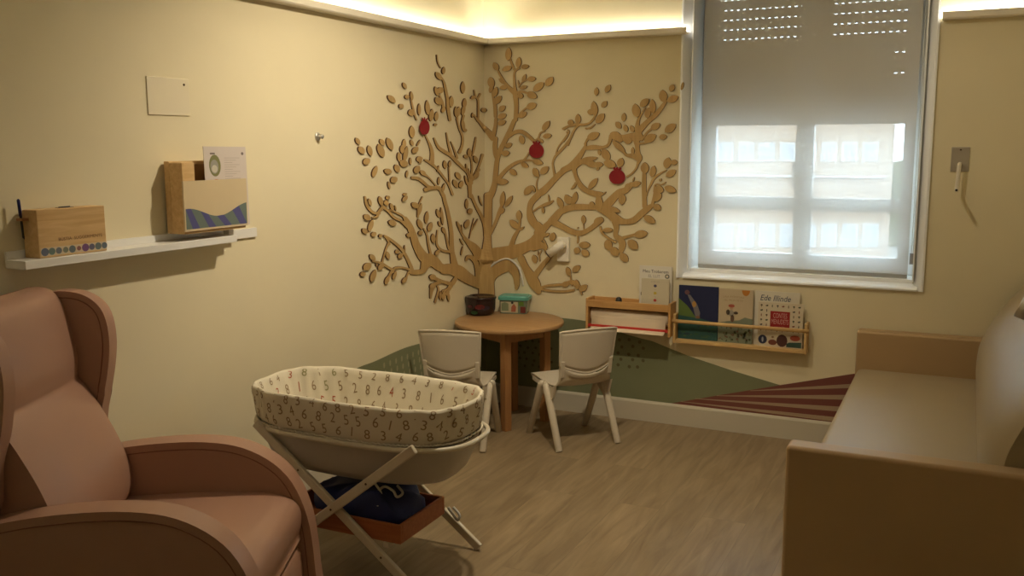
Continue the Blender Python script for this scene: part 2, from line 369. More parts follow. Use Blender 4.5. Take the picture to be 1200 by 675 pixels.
# roller blind
bl = empty('roller_blind', (1.8, 0.10, 0.88)); tag(bl, 'translucent off-white roller blind drawn down over the window', 'blind')
def bpart(mb, name, **k):
    o = mb.build(name, bl, **k); o.matrix_parent_inverse = Matrix.Translation(bl.location).inverted(); return o
bx0, bx1, by = 1.274, 2.342, 0.095
b = MB(); rows = []
for i in range(25):
    zz = 0.892+i*(2.44-0.892)/24
    rows.append([Vector((bx0+(bx1-bx0)*j/20, by, zz)) for j in range(21)])
b.grid(rows, M_BLIND); bpart(b, 'blind_fabric')
b = MB(); b.box((bx0, by-0.008, 0.874), (bx1, by+0.008, 0.902), mat('blind rail', (0.40, 0.40, 0.38), 0.4)); bpart(b, 'bottom_rail', bevel=0.003)
b = MB(); b.tube([(bx0, by, 2.43), (bx1, by, 2.43)], 0.018, M_WHITE, 12); bpart(b, 'roller_tube')
b = MB()
pts = [(bx1+0.012, by-0.012, 2.42-0.01*k) for k in range(145)]
b.tube([(bx1+0.014, by-0.012, 2.43), (bx1+0.014, by-0.012, 0.98)], 0.0022, M_WHITE, 6)
b.tube([(bx1+0.023, by-0.012, 2.43), (bx1+0.023, by-0.012, 0.98)], 0.0022, M_WHITE, 6)
b.box((bx1+0.007, by-0.020, 0.955), (bx1+0.028, by-0.004, 1.01), mat('grey chain weight', (0.35, 0.36, 0.38), 0.4)); bpart(b, 'pull_chain')

# ------------------------------------------------------------------ outside
M_BRICK = mat('orange brick', (0.42, 0.32, 0.245), 0.9, noise=0.12, nscale=0.6)
M_OUTW = mat('outside white render', (0.52, 0.52, 0.52), 0.8)
M_OUTG = mat('outside window glass', (0.36, 0.39, 0.44), 0.4)
bd = empty('building', (-40, 90, -14)); tag(bd, 'brick building with rows of white framed windows seen through the blind', 'building')
def opart(mb, name):
    o = mb.build(name, bd); o.matrix_parent_inverse = Matrix.Translation(bd.location).inverted(); return o
BY = 90.0
pR = on(1037, 200, 1, BY); pB1 = on(900, 167, 1, BY); pB2 = on(900, 187, 1, BY)
b = MB(); b.box((-70, BY, -14), (pR.x, BY+10, pB1.z+5.0), M_BRICK); opart(b, 'facade')
b = MB()
for (pya, pyb) in ((232, 242), (205, 207)):
    za, zb = on(900, pyb, 1, BY).z, on(900, pya, 1, BY).z
    b.box((-70, BY-0.6, za), (pR.x+0.1, BY-0.01, zb), M_OUTW)
opart(b, 'ledge')
fr = MB(); 
for (pya, pyb) in ((167, 189), (262, 290)):
    for k in range(11):
        px = 1020-24.2*k
        p1, p2 = on(px-8.5, pya, 1, BY), on(px+8.5, pyb, 1, BY)
        m1 = MB(); m1.box((p1.x, BY-0.12, p2.z), (p2.x, BY-0.001, p1.z), M_OUTW)
        wb = 0.16; xc = (p1.x+p2.x)/2
        for (xa, xb_) in ((p1.x+wb, xc-wb/2), (xc+wb/2, p2.x-wb)):
            m1.box((xa, BY-0.16, p2.z+wb), (xb_, BY-0.121, p1.z-wb), M_OUTG)
        opart(m1, 'window')
b = MB()
hp = [(-80, 130, -14), (60, 130, -14)] ; prof = []
for k in range(29):
    x = -80+k*5; prof.append(Vector((x, 150, -2.5+5.5*math.sin(k*0.55+1.0)*0.6+2.0*math.sin(k*1.3))))
A = [Vector((-80, 150, -20))]+prof+[Vector((60, 150, -20))]; Bk = [v+Vector((0, 20, 0)) for v in A]
b.prism(A, Bk, mat('far tree green', (0.10, 0.13, 0.07), 0.9, noise=0.3, nscale=0.3)); o = b.build('hillside'); struct(o); 
b = MB(); b.box((-150, 0.6, -14.2), (150, 200, -14.0), mat('pale paving', (0.34, 0.34, 0.33), 0.9)); struct(b.build('outside_ground'))

# ================================================================== WALL MURAL PAINT
def wallpt(px, py, t):
    P = on(px, py, 1, -t)
    if P.x < t: P = on(px, py, 0, t)
    return P
mur = empty('wall_mural', (0.9, 0, 0.12)); tag(mur, 'painted green and burgundy hills mural low on the corner walls', 'mural')
def mpart(mb, name, **k):
    o = mb.build(name, mur, **k); o.matrix_parent_inverse = Matrix.Translation(mur.location).inverted(); return o
def flatpoly(mb, pts, t, m, back=True):
    """pts (x,z) on the back wall or (y,z) on the left wall"""
    A = [Vector((p[0], -t, p[1])) if back else Vector((t, p[0], p[1])) for p in pts]
    if back: A = A[::-1]
    mb.poly(A, m)
def prismwall(mb, pts, t, m, back=True):
    n = len(pts)
    A = [Vector((p[0], -t, p[1])) if back else Vector((t, p[0], p[1])) for p in pts]
    B_ = [Vector((p[0], -0.0003, p[1])) if back else Vector((0.0003, p[0], p[1])) for p in pts]
    mb.prism(A, B_, m)
def columns(mb, top, bot, t, m, back=True):
    """fill between two polylines with quads"""
    for i in range(len(top)-1):
        prismwall(mb, [top[i], top[i+1], bot[i+1], bot[i]], t, m, back)
ZB = 0.1185
def smooth1(p, n=6): return [(q[0], q[1]) for q in [Vector((a[0], a[1], 0)) for a in [(v.x, v.y) for v in spline([(x, z, 0) for x, z in p], n)]]]
b = MB()
top = smooth1([(0, .466), (.12, .50), (.30, .54), (.50, .553), (.69, .541), (.90, .489), (1.052, .462)])+[(1.25, .40), (1.5, .34), (1.77, .284), (1.0+.95, .215), (2.2, .14)]
columns(b, top, [(x, ZB) for x, z in top], 0.0012, M_GREEN)
rr = random.Random(3)
for i in range(9):
    for j in range(5):
        cx_, cz_ = .60+.062*i+.02*(j % 2)+rr.uniform(-.008, .008), .455-.038*j+rr.uniform(-.006, .006)
        if .62 < cx_ < 1.0: b.poly([Vector((cx_+.010*c, -.0016, cz_+.010*s)) for c, s in circ(10)], M_GREEND)
for i in range(6):
    for j in range(5):
        cx_, cz_ = .16+.05*i+.02*(j % 2)+rr.uniform(-.008, .008), .40-.038*j+rr.uniform(-.006, .006)
        b.poly([Vector((cx_+.009*c, -.0016, cz_+.009*s)) for c, s in circ(10)], M_GREEND)
mpart(b, 'green_hill', label='sage green painted hill with dark dots on the window wall')
b = MB()
top = smooth1([(-1.62, .40), (-1.40, .488), (-1.19, .498), (-.96, .51), (-.79, .506), (-.4, .487), (0, .466)])
top = [(-1.95, .17), (-1.8, .28)]+top
columns(b, top, [(x, ZB) for x, z in top], 0.0012, M_GREEN, back=False)
for i in range(9):
    for j in range(4):
        y_, z_ = -1.12+.055*i+.01*j, .46-.042*j
        b.poly([Vector((.0016, y_+.008*c, z_+.016*s)) for c, s in circ(10)], M_GREENL)
mpart(b, 'green_hill', label='sage green painted hill with pale dashes on the left wall')
b = MB()
top = [(1.172, .1195), (1.45, .20), (1.76, .288), (2.119, .386), (2.5, .47), (3.04, .58)]
columns(b, top, [(x, ZB) for x, z in top], 0.0020, M_MAUVE)
# pale stripes fanning out from the right
for (xa, za, xb_, zb, th) in ((1.22, .134, 2.6, .135, .020), (1.30, .160, 2.6, .215, .022), (1.42, .190, 2.6, .310, .022), (1.60, .238, 2.6, .400, .020)):
    prismwall(b, [(xa, za), (xb_, zb-th), (xb_, zb+th), (xa, za+.002)], 0.0026, M_MAUVEL)
mpart(b, 'striped_hill', label='burgundy hill with pale beige stripes')
# ================================================================== WOODEN WALL TREE
T0 = {'A': (410, 50), 'B': (410, 140), 'C': (410, 230), 'D': (410, 280), 'E': (545, 50), 'F': (545, 140), 'G': (545, 230), 'H': (545, 280), 'I': (660, 80), 'J': (660, 150), 'K': (660, 220)}
BR = '''
D 1140,400,70 1040,345,90 960,290,105 890,265,90 820,268,75
D 830,262,70 790,245,72 740,200,92 690,180,105 650,160,60
C 690,565,70 645,530,80 590,440,62 560,350,55 525,260,48 488,190,26
D 670,210,80 640,280,46 590,292,38 540,290,38
D 925,250,60 900,110,36 895,0,34
C 900,500,38 895,400,34 893,320,32 880,230,30 860,130,28 838,50,28 825,-10,26
B 822,672,26 800,620,30 770,600,28 710,605,24 665,618,34
B 765,590,10 700,515,9 650,478,26
B 790,600,22 700,592,20 645,550,24 600,518,24 548,512,22
B 905,660,18 870,570,16 820,500,18 765,430,18 705,378,24 660,355,12
B 722,385,36 725,300,28 712,240,22 690,190,14 665,140,8
B 882,600,10 876,500,9 872,420,9
B 1065,560,34 1040,475,22 990,420,22 940,370,26 890,318,26 830,280,26 780,242,22 742,165,10
B 890,300,18 868,215,14 850,118,7
B 945,340,18 918,262,12 890,195,6
B 965,290,24 990,225,18 992,150,16 965,80,14 942,-5,12
A 948,680,12 940,620,22
B 1060,560,26 1075,450,14 1072,370,12 1056,310,14
B 1078,320,7 1096,240,18 1110,158,10
B 1070,540,22 1110,470,18 1142,395,16 1168,310,20
B 1058,680,26 1055,560,32
C 1070,-10,22 1112,90,22 1160,180,26 1188,270,26 1196,440,22
G -10,370,14 50,425,50 100,490,60 150,570,50 160,660,60
C 1140,520,90 1090,445,60 1040,398,30 1000,350,20 962,280,14 944,225,10
D 1125,360,34 1122,270,38 1106,205,38 1070,162,34 1035,160,24 1024,190,16
C 712,505,18 692,420,16 680,340,14 652,285,10
C 892,470,22 870,455,16 850,360,14 836,300,12
C 892,488,22 830,480,18 785,455,18 765,405,14 772,300,8
C 640,5,8 602,95,10 600,180,14
C 262,150,20 205,142,20 152,80,22 135,5,14
C 295,92,26 255,140,22 240,178,18 198,188,9
C 285,88,22 340,130,20 390,185,20 450,215,20 505,268,24
C 350,118,9 420,148,14 472,180,16 495,230,30
C 305,348,16 350,375,20 410,420,22 460,470,24 502,540,24 538,620,28 552,672,34
C 345,405,16 320,465,14 297,540,12 288,578,14
C 315,360,10 340,395,14 350,425,14
D 200,195,8 250,205,16 290,222,24 330,245,18 385,278,22
D 378,290,20 398,258,18 450,250,16 520,268,16 550,292,26
D 372,285,22 342,335,18 318,390,16
D 520,290,12 500,330,12
D 945,318,20 920,365,34 895,395,34 850,385,28 790,366,26 735,340,30
D 795,375,22 745,402,30 722,440,30 712,520,12
D 772,415,10 780,455,14 752,555,16
D 895,400,30 865,445,30 822,465,30
A 767,108,6 775,170,8 800,222,7
A 882,680,22 866,580,26 860,500,22 845,420,22 830,350,16 808,305,8
A 790,465,9 818,530,14 822,590,20
A 588,680,10 562,600,14 536,480,9
A 1002,640,18 990,690,16
A 1130,680,14 1130,510,14 1108,478,12 1095,418,8
A 1122,500,9 1148,450,14
F 268,165,34 262,230,38 268,300,38 285,360,30
F 245,165,48 215,125,46 170,72,30 118,8,20
E 118,690,16 80,635,12
F 245,150,36 265,60,28 270,-5,26
E 266,650,26 262,560,28 250,500,20 238,430,14
H 192,560,130 190,440,125 190,330,110 194,240,80
G 192,560,110 195,440,70 200,330,52 203,200,60 203,100,60 205,-10,64
F 212,680,60 235,640,52 260,560,44 270,450,40 282,350,36 305,280,40 345,195,38 392,100,38 430,10,32
E 442,680,32 450,560,36 440,455,38 435,380,22 430,290,16 440,248,16 475,222,16
F 383,150,28 430,115,30 490,105,30 550,140,28 605,195,24 620,240,10
E 440,445,44 390,400,30 350,355,24 310,290,18 280,225,10
E 432,238,16 405,175,16 388,120,16
E 470,390,9 498,350,10 550,320,12
E 462,440,22 500,430,18 550,445,16
E 460,650,18 500,605,14 545,568,12
F 605,190,14 642,165,14 660,120,12 700,100,10
F 640,175,20 668,185,22 680,200,16
F 282,540,34 335,470,30 400,410,28 470,372,24 540,358,16 600,362,10
F 520,352,16 545,320,12 562,290,10
F 632,640,14 628,560,10 650,488,9
G 215,330,34 240,290,26 275,210,26 300,140,30 320,90,26
G 395,470,44 430,365,34 468,290,24 482,210,16
G 150,520,100 260,512,110 340,500,108 430,485,108 510,455,90 590,410,80 645,355,86 660,300,80 630,250,60
G 640,280,50 585,205,64 566,120,44 585,50,50 640,-10,52
F 650,650,56 690,625,56 740,575,50 800,510,46 860,455,44 930,405,44 990,345,38 1030,285,30 1055,240,22 1062,200,14 1085,172,12
F 1060,250,20 1120,236,22 1200,245,22
F 920,410,34 1000,368,30 1080,372,28 1150,390,20
F 950,420,36 975,500,28 1020,580,32 1090,632,32 1200,655,30
F 788,500,20 770,400,14 776,358,16 802,312,20 870,240,20 922,170,18 962,85,16 1000,45,22
F 798,300,10 820,240,10 880,160,12 912,112,12 900,92,10
F 868,88,12 910,60,14 970,42,18 1040,45,18 1090,32,16 1135,-5,12
F 1058,78,10 1100,76,12 1138,45,8
F 972,560,22 958,595,18 932,610,10
G 640,330,76 700,275,56 742,232,44
G 752,225,56 790,190,64 850,125,52 950,96,50 1060,95,46 1145,96,42
G 760,220,56 850,265,46 930,308,46 1010,325,42 1080,298,38 1145,250,40 1195,205,50
G 600,132,12 650,96,14 700,75,26 740,60,28 772,42,14
G 938,70,14 925,20,12
G 955,68,14 980,25,12
G 985,330,10 992,375,14 988,410,12
G 1043,290,7 1040,240,9
G 600,450,60 660,430,60 712,452,30
G 678,372,10 698,400,12 718,440,9
G 655,570,9 652,520,10 670,480,10
G 752,530,12 720,480,12
H 490,170,60 530,250,56 580,340,86 620,410,84 650,470,38
H 595,350,52 655,265,42 715,190,36 775,125,26
H 660,430,18 720,413,20 800,405,20 860,402,18
H 655,438,18 740,455,16 850,462,16 955,450,18
H 940,410,12 930,360,12 924,320,12 912,295,12
H 880,395,30 940,380,34 985,405,34 1030,450,30
H 1010,455,14 1028,492,9
H 215,400,60 235,320,86 300,255,110 360,235,105 410,250,84 445,320,56 455,395,44 452,440,20
H 640,20,20 690,80,12 712,130,10
I 40,675,16 72,590,16 105,530,18 135,497,20 190,495,18 235,475,14 285,415,12
I 200,532,10 240,522,12 276,494,8
I -5,532,14 40,512,16 100,500,14
I 0,645,10 38,592,10 30,560,9
I 190,668,16 212,622,14
I 655,560,56 735,475,40 820,400,36 880,322,28 908,285,14
I 650,535,44 658,460,24 688,400,12 722,348,8
I 690,630,18 730,572,16 775,532,14
I 670,600,70 600,605,66 530,612,50 470,600,40
I 415,590,20 405,640,18 395,675,18
J -5,372,44 60,340,52 112,290,50 168,210,36 190,165,22
J 185,180,24 280,176,26 350,170,24 395,148,24 418,95,20
J 100,350,30 160,300,34 230,302,46 275,310,20
J 96,355,34 112,430,28 150,510,32 220,562,34 305,592,34
J 310,580,40 315,660,50 320,700,40
J 500,170,20 535,215,20 560,240,24 620,245,42 662,270,44
J 640,90,60 650,160,36 655,225,40 672,265,40 655,312,20 640,355,16 600,402,14 560,428,14
J 655,140,16 720,130,14 790,105,12
J 712,400,30 710,500,36 712,600,36 715,690,38
J 730,600,10 742,555,10 772,490,18 800,440,20 850,400,14 905,372,8
J 900,478,9 860,500,12 810,498,12 800,560,18
J 600,495,40 550,545,50 490,570,56 430,625,60 380,680,70
J 335,592,9 372,565,8
K -5,205,46 60,178,44 150,170,44 255,170,44
K 315,180,50 400,225,66 465,275,72 540,298,42 620,285,50 690,225,52 745,180,46 790,150,26
K 375,165,60 440,100,52 485,40,48
K 780,155,26 800,85,26 812,0,24
K 460,300,60 466,360,40 460,420,38 500,455,50 520,500,56 505,560,40
K 528,440,26 580,425,22 630,410,18
K 325,345,16 340,395,16 392,440,16 460,480,16
K 335,380,16 380,372,18
K 270,335,30 310,290,50
K 780,160,12 800,165,12
'''
LF = '''
B 55,160,88,222,38
B 80,238,128,302,54
B 166,228,190,322,46
B 122,392,176,345,60
B 202,508,240,408,44
B 270,172,302,232,42
B 252,215,298,335,62
B 330,160,376,272,56
B 476,258,482,172,36
B 462,300,460,225,40
B 437,372,430,288,34
B 478,375,506,235,42
B 438,372,515,402,66
B 402,395,432,465,50
B 550,165,546,55,52
B 556,232,538,178,30
B 552,295,602,242,50
B 585,355,642,340,52
B 612,385,628,355,30
B 590,235,622,178,16
B 302,448,372,465,52
B 362,548,418,512,60
B 352,612,340,545,22
B 535,400,534,335,22
B 500,512,508,448,24
B 572,472,612,408,56
B 618,448,672,492,40
B 935,462,972,528,46
B 914,528,946,602,42
B 968,602,992,538,40
B 842,435,834,360,36
B 876,420,886,360,26
B 1054,332,1052,252,38
B 1002,320,1042,330,36
B 1096,318,1120,385,38
B 1098,522,1132,458,42
B 1118,460,1146,432,30
B 1038,480,1022,388,16
B 1060,520,1045,430,14
B 1038,582,1012,492,20
B 990,-5,1005,110,34
B 1000,90,1032,100,34
B 738,52,770,40,26
B 470,668,505,650,28
B 815,640,835,560,26
B 782,575,785,505,22
B 770,460,785,405,16
C 670,240,684,132,38
C 692,308,722,228,44
C 818,270,838,330,34
C 792,192,768,112,36
C 820,255,804,98,26
C 782,220,800,270,22
C 738,412,732,328,42
C 752,518,792,468,34
C 602,200,636,292,46
C 605,335,642,308,38
C 545,60,606,100,54
C 602,172,632,62,34
C 465,45,508,-5,38
C 168,20,188,88,30
C 262,0,284,86,42
C 312,35,332,85,44
C 360,60,382,130,34
C 398,80,408,128,14
C 330,-5,342,30,40
C 126,165,182,206,56
C 168,312,204,203,44
C 112,285,154,325,46
C 192,350,232,318,44
C 258,360,286,335,32
C 340,222,412,246,56
C 498,340,536,345,38
C 486,492,484,430,12
C 328,485,344,556,38
C 400,492,436,480,38
C 428,545,466,500,42
C 178,512,224,565,46
C 122,645,190,590,66
C 252,645,298,592,46
C 1028,112,1030,22,30
C 1040,150,1078,110,44
C 1015,280,1048,205,46
C 976,298,944,222,26
C 1052,372,1094,192,8
C 1072,305,1128,198,12
C 990,330,985,250,10
C 970,372,1002,432,14
C 980,520,996,440,14
C 1135,-5,1165,85,16
D 92,312,142,308,46
D 188,378,228,270,50
D 314,402,345,322,38
D 380,358,410,282,32
D 462,388,506,332,36
D 238,215,238,245,14
D 700,328,762,345,56
D 705,432,758,395,52
D 796,536,800,460,24
D 820,540,832,455,36
D 850,500,868,445,34
D 872,548,866,470,26
A 822,278,830,212,32
A 758,258,808,328,46
A 752,385,775,470,34
A 770,440,822,398,58
A 756,480,806,548,58
A 892,570,896,468,42
A 812,615,836,560,34
A 470,350,498,408,34
A 336,462,402,528,50
A 436,545,472,572,46
A 484,475,524,478,42
A 550,508,540,428,30
A 514,622,572,608,64
A 612,640,612,535,30
A 690,638,680,505,42
A 712,692,726,582,44
A 758,690,768,605,36
A 996,448,996,340,40
A 1006,575,1014,488,38
A 936,655,934,560,32
A 952,650,962,562,36
A 990,640,1010,545,34
A 1068,482,1102,480,36
A 1156,592,1196,592,40
A 1078,660,1082,615,16
E 52,492,88,470,26
E 150,590,190,596,42
E 220,300,236,402,66
E 215,440,240,370,40
E 252,478,276,388,52
E 250,540,318,468,60
E 296,600,352,555,52
E 286,660,362,632,56
F 285,42,358,15,52
E 288,245,250,172,54
E 345,362,295,315,32
E 372,388,302,398,44
E 376,160,384,40,60
E 410,212,322,242,50
E 462,222,476,125,52
E 488,215,562,205,44
E 545,322,622,315,50
E 502,348,532,275,34
E 474,392,464,328,14
E 478,402,546,382,36
E 598,425,692,350,68
E 540,440,632,482,66
E 462,455,510,480,54
E 708,380,772,302,66
E 538,575,628,540,66
E 468,655,542,612,54
F 486,138,510,218,54
F 350,242,412,212,48
F 318,300,392,295,56
F 680,95,742,12,56
F 682,150,760,140,50
F 590,360,684,388,52
F 488,380,556,420,44
F 390,438,452,488,50
F 272,545,380,550,58
F 600,425,640,505,58
F 662,478,732,415,64
F 518,662,592,580,64
F 588,580,612,640,30
G 320,100,335,-45,50
G 350,92,415,-5,46
G 290,150,345,110,50
G 475,215,470,122,56
G 470,285,390,208,62
G 478,298,518,268,22
G 690,152,678,85,28
G 740,62,730,-15,16
G 858,108,812,8,56
G 952,72,918,0,32
G 1044,242,1036,165,46
G 985,285,994,272,16
G 998,425,1100,430,60
G 955,465,1012,488,60
G 1022,478,1090,520,62
G 680,352,742,328,34
G 762,392,776,318,62
G 598,515,622,590,54
G 720,500,700,450,22
G 640,520,640,480,12
H 848,408,918,388,54
H 920,325,892,245,48
H 942,285,1012,238,58
H 972,358,990,445,52
H 1008,452,1074,408,58
H 450,450,452,400,34
I 288,242,294,168,44
I 370,212,412,144,50
I 338,345,382,288,50
I 282,422,264,288,66
I 210,382,275,388,56
I 288,482,360,398,68
I 130,492,128,400,54
I 58,505,70,450,56
I 208,618,318,572,72
I 528,468,536,392,46
I 462,470,506,530,52
I 560,560,536,495,44
I 618,562,592,502,42
I 412,570,515,625,84
I 480,620,520,640,50
I 652,432,628,310,78
I 676,335,752,268,66
I 790,400,780,270,60
I 736,440,748,345,58
I 884,300,872,188,78
I 912,290,1012,248,64
I 940,204,970,142,52
I 768,532,852,488,62
I 708,640,818,588,78
I 892,560,990,492,74
I 842,605,912,600,52
J 342,185,405,285,76
J 312,185,320,242,30
J 355,298,465,332,76
J 490,345,516,262,64
J 200,315,305,332,50
J 265,322,352,322,52
J 292,372,316,342,28
J 150,282,304,262,44
J 220,538,302,440,56
J 122,478,70,538,26
J 60,672,18,585,66
J 92,665,112,560,54
J 430,110,545,215,54
J 610,235,610,168,32
J 535,115,605,110,64
J 716,402,716,300,78
J 776,432,800,330,60
J 900,355,928,258,72
J 940,302,1006,302,50
J 902,425,990,372,64
J 845,470,862,445,26
J 888,518,994,558,62
J 798,530,884,550,72
J 790,610,866,585,74
J 590,502,684,482,54
J 608,475,626,430,16
J 520,578,515,675,70
J 540,520,600,500,50
K 225,150,275,145,56
K 308,70,322,205,72
K 388,172,502,212,46
K 790,155,860,188,60
K 790,112,866,66,56
K 705,250,810,306,64
K 620,415,742,400,72
K 568,462,655,538,80
K 500,578,568,650,68
K 418,525,484,598,74
K 382,455,408,552,78
K 345,372,438,372,44
K 268,310,352,268,64
'''
def seg_wall(P): return 'back' if P.x > 0.02 else 'left'
tree = empty('tree_wall_decoration', (0.0, 0.0, 0.62)); tag(tree, 'cut plywood tree with leafy branches spreading over the corner walls', 'wall decoration')
def tpart(mb, name, **k):
    o = mb.build(name, tree, **k); o.matrix_parent_inverse = Matrix.Translation(tree.location).inverted(); return o
def parse(line):
    p = line.split(); ox, oy = T0[p[0]]; return ox, oy, [tuple(float(t) for t in q.split(',')) for q in p[1:]]
def facing_order(poly):
    a = 0
    for i in range(len(poly)):
        x0, y0 = poly[i]; x1, y1 = poly[(i+1) % len(poly)]; a += x0*y1-x1*y0
    return a
def back_of(P, t):
    return Vector((P.x, -0.0004, P.z)) if abs(P.y+t) < 1e-6 else Vector((0.0004, P.y, P.z))
strokes = []
for ln in BR.strip().splitlines():
    ox, oy, pts = parse(ln)
    sp = spline([(ox+x/7.5, oy+y/7.5, w_/7.5) for x, y, w_ in pts], 5)
    strokes.append(sp)
def stroke_mesh(mb, sp, t):
    L, R = [], []
    n = len(sp)
    for i, p in enumerate(sp):
        d = sp[min(i+1, n-1)]-sp[max(i-1, 0)]; d = Vector((d.x, d.y)).normalized(); nn = Vector((-d.y, d.x)); h = max(p.z*1.06+0.25, 0.8)/2
        L.append((p.x+nn.x*h, p.y+nn.y*h)); R.append((p.x-nn.x*h, p.y-nn.y*h))
    def cap(i, j):
        p = sp[i]; q = sp[j]; d = Vector((p.x-q.x, p.y-q.y)).normalized(); nn = Vector((-d.y, d.x)); h = max(p.z*1.06+0.25, 0.8)/2
        return [(p.x+nn.x*h*math.cos(a)+d.x*h*math.sin(a)*0.8, p.y+nn.y*h*math.cos(a)+d.y*h*math.sin(a)*0.8) for a in (PI/5, 2*PI/5, 3*PI/5, 4*PI/5)]
    W = lambda q: wallpt(q[0], q[1], t)
    # outline ring
    endc = cap(n-1, n-2); startc = cap(0, 1)   # endc from L-side to R-side ; startc likewise measured from its own direction
    ring = L + endc + R[::-1] + startc
    fr_ = [W(q) for q in ring]; bk = [back_of(P, t) for P in fr_]; m = len(ring)
    V = fr_+bk; nL = n; iR = lambda i: n+4+(n-1-i)
    faces = [(i, i+1, iR(i+1), iR(i)) for i in range(n-1)]
    faces.append(tuple([n-1]+list(range(n, n+4))+[n+4])); faces.append(tuple([iR(0)]+list(range(2*n+4, 2*n+8))+[0]))
    mb.add(V, faces, M_PLY)
    mb.add(V, [(i, (i+1) % m, m+(i+1) % m, m+i) for i in range(m)], M_BURN)
def area(sp): return sum(max(p.z, .8) for p in sp)/len(sp)*sum((Vector((a.x, a.y))-Vector((c.x, c.y))).length for a, c in zip(sp, sp[1:]))
order = sorted(range(len(strokes)), key=lambda i: -area(strokes[i]))
tw = MB(); ntw = 0
for rank, i in enumerate(order):
    t = 0.0070+0.0000071*i
    nm = 'trunk' if rank < 3 and strokes[i][0].x > 560 and strokes[i][0].x < 580 else 'branch'
    if rank < 98:
        mb = MB(); stroke_mesh(mb, strokes[i], t); tpart(mb, nm)
    else: stroke_mesh(tw, strokes[i], t); ntw += 1
if ntw: o = tpart(tw, 'twig'); o['kind'] = 'stuff'
fol = {'left': MB(), 'back': MB()}
for k, ln in enumerate(LF.strip().splitlines()):
    p = ln.split(); ox, oy = T0[p[0]]; x1, y1, x2, y2, w_ = [float(v)/7.5 for v in p[1].split(',')]
    a = Vector((ox+x1, oy+y1)); c = Vector((ox+x2, oy+y2)); d = c-a; Lh = d.length; d.normalize(); nn = Vector((-d.y, d.x)); t = 0.0088+0.000004*k
    ring = []; N = 9
    def hw(s): return w_*0.47*(math.sin(PI*min(max(s, 0), 1))**0.62)*(1.0-0.12*(s-0.5))
    for i in range(N+1): s = i/N; q = a+d*Lh*s+nn*hw(s); ring.append((q.x, q.y))
    for i in range(N-1, 0, -1): s = i/N; q = a+d*Lh*s-nn*hw(s); ring.append((q.x, q.y))
    F_ = [wallpt(q[0], q[1], t) for q in ring]; B_ = [back_of(P, t) for P in F_]
    P0 = wallpt((a.x+c.x)/2, (a.y+c.y)/2, t); side = 'back' if abs(P0.y+t) < 1e-6 else 'left'
    fol[side].prism(F_, B_, M_PLY, M_BURN)
tpart(fol['left'], 'foliage'); tpart(fol['back'], 'foliage')
# pale arch piece at the foot of the trunk
b = MB(); arc = spline([wallpt(545+x/7.5, 280+y/7.5, 0.0095) for x, y in ((188, 330), (205, 270), (260, 215), (330, 180), (380, 176), (430, 205), (475, 260), (498, 330), (512, 415))], 5)
b.tube(arc, 0.006, M_PAPER, 6); tpart(b, 'arch_strip', label='thin pale arch-shaped strip')
# loose leaf on the window casing
b = MB(); P = on(799.3, 101, 1, -0.02)
lr = [(P.x+0.007*math.cos(a)+0.004*math.sin(a), P.z+0.021*math.sin(a)) for a in [2*PI*k/12 for k in range(12)]]
b.prism([Vector((x, -0.019, z_)) for x, z_ in lr], [Vector((x, -0.006, z_)) for x, z_ in lr], M_PLY, M_BURN); tpart(b, 'loose_leaf')
# red apples
def apple(px, py, rw, rh, label):
    c = wallpt(px, py, 0.015); side = 'back' if c.x > 0.05 else 'left'; t0, t1 = 0.011, 0.016
    e = empty('apple_ornament', c); tag(e, label, 'apple ornament', None)
    def ring(fn, n, t): return [wallpt(*fn(2*PI*k/n), t) for k in range(n)]
    def body(a):
        r = 1.0 - 0.10*math.exp(-((a+PI/2)/0.35)**2) if a < PI else 1.0 - 0.14*math.exp(-((a-1.5*PI)/0.3)**2) - 0.05*math.exp(-((a-PI/2)/0.3)**2)
        if abs(a-PI/2) < 0.6: r *= 1-0.05*math.exp(-((a-PI/2)/0.25)**2)
        return (px+rw*r*math.cos(a), py+rh*r*math.sin(a))
    def put(mb, name):
        o = mb.build(name, e); o.matrix_parent_inverse = Matrix.Translation(c).inverted()
    mb = MB(); mb.prism(ring(body, 28, t1), ring(body, 28, t0), M_RED, M_REDEDGE); put(mb, 'apple_body')
    mb = MB()
    for dx, an in ((0.0, 0.0), (rw*0.35, 0.7), (-rw*0.3, -0.6)):
        def lf(a): 
            x, y = rw*0.16*math.cos(a), rh*0.28*math.sin(a)-rh*0.20
            return (px+dx*0.6+x*math.cos(an)-y*math.sin(an), py-rh*0.88+x*math.sin(an)+y*math.cos(an))
        mb.prism(ring(lf, 12, t1+0.001), ring(lf, 12, t0), M_RED, M_REDEDGE)
    put(mb, 'apple_leaf')
apple(497.6, 149.2, 6.0, 9.0, 'flat red apple ornament on the left wall branches, left of the corner')
apple(628.6, 176.8, 8.8, 8.8, 'round flat red apple ornament hung nearest right of the corner trunk')
apple(723.2, 207.3, 9.6, 8.8, 'flat red apple ornament on the branch nearest the window')

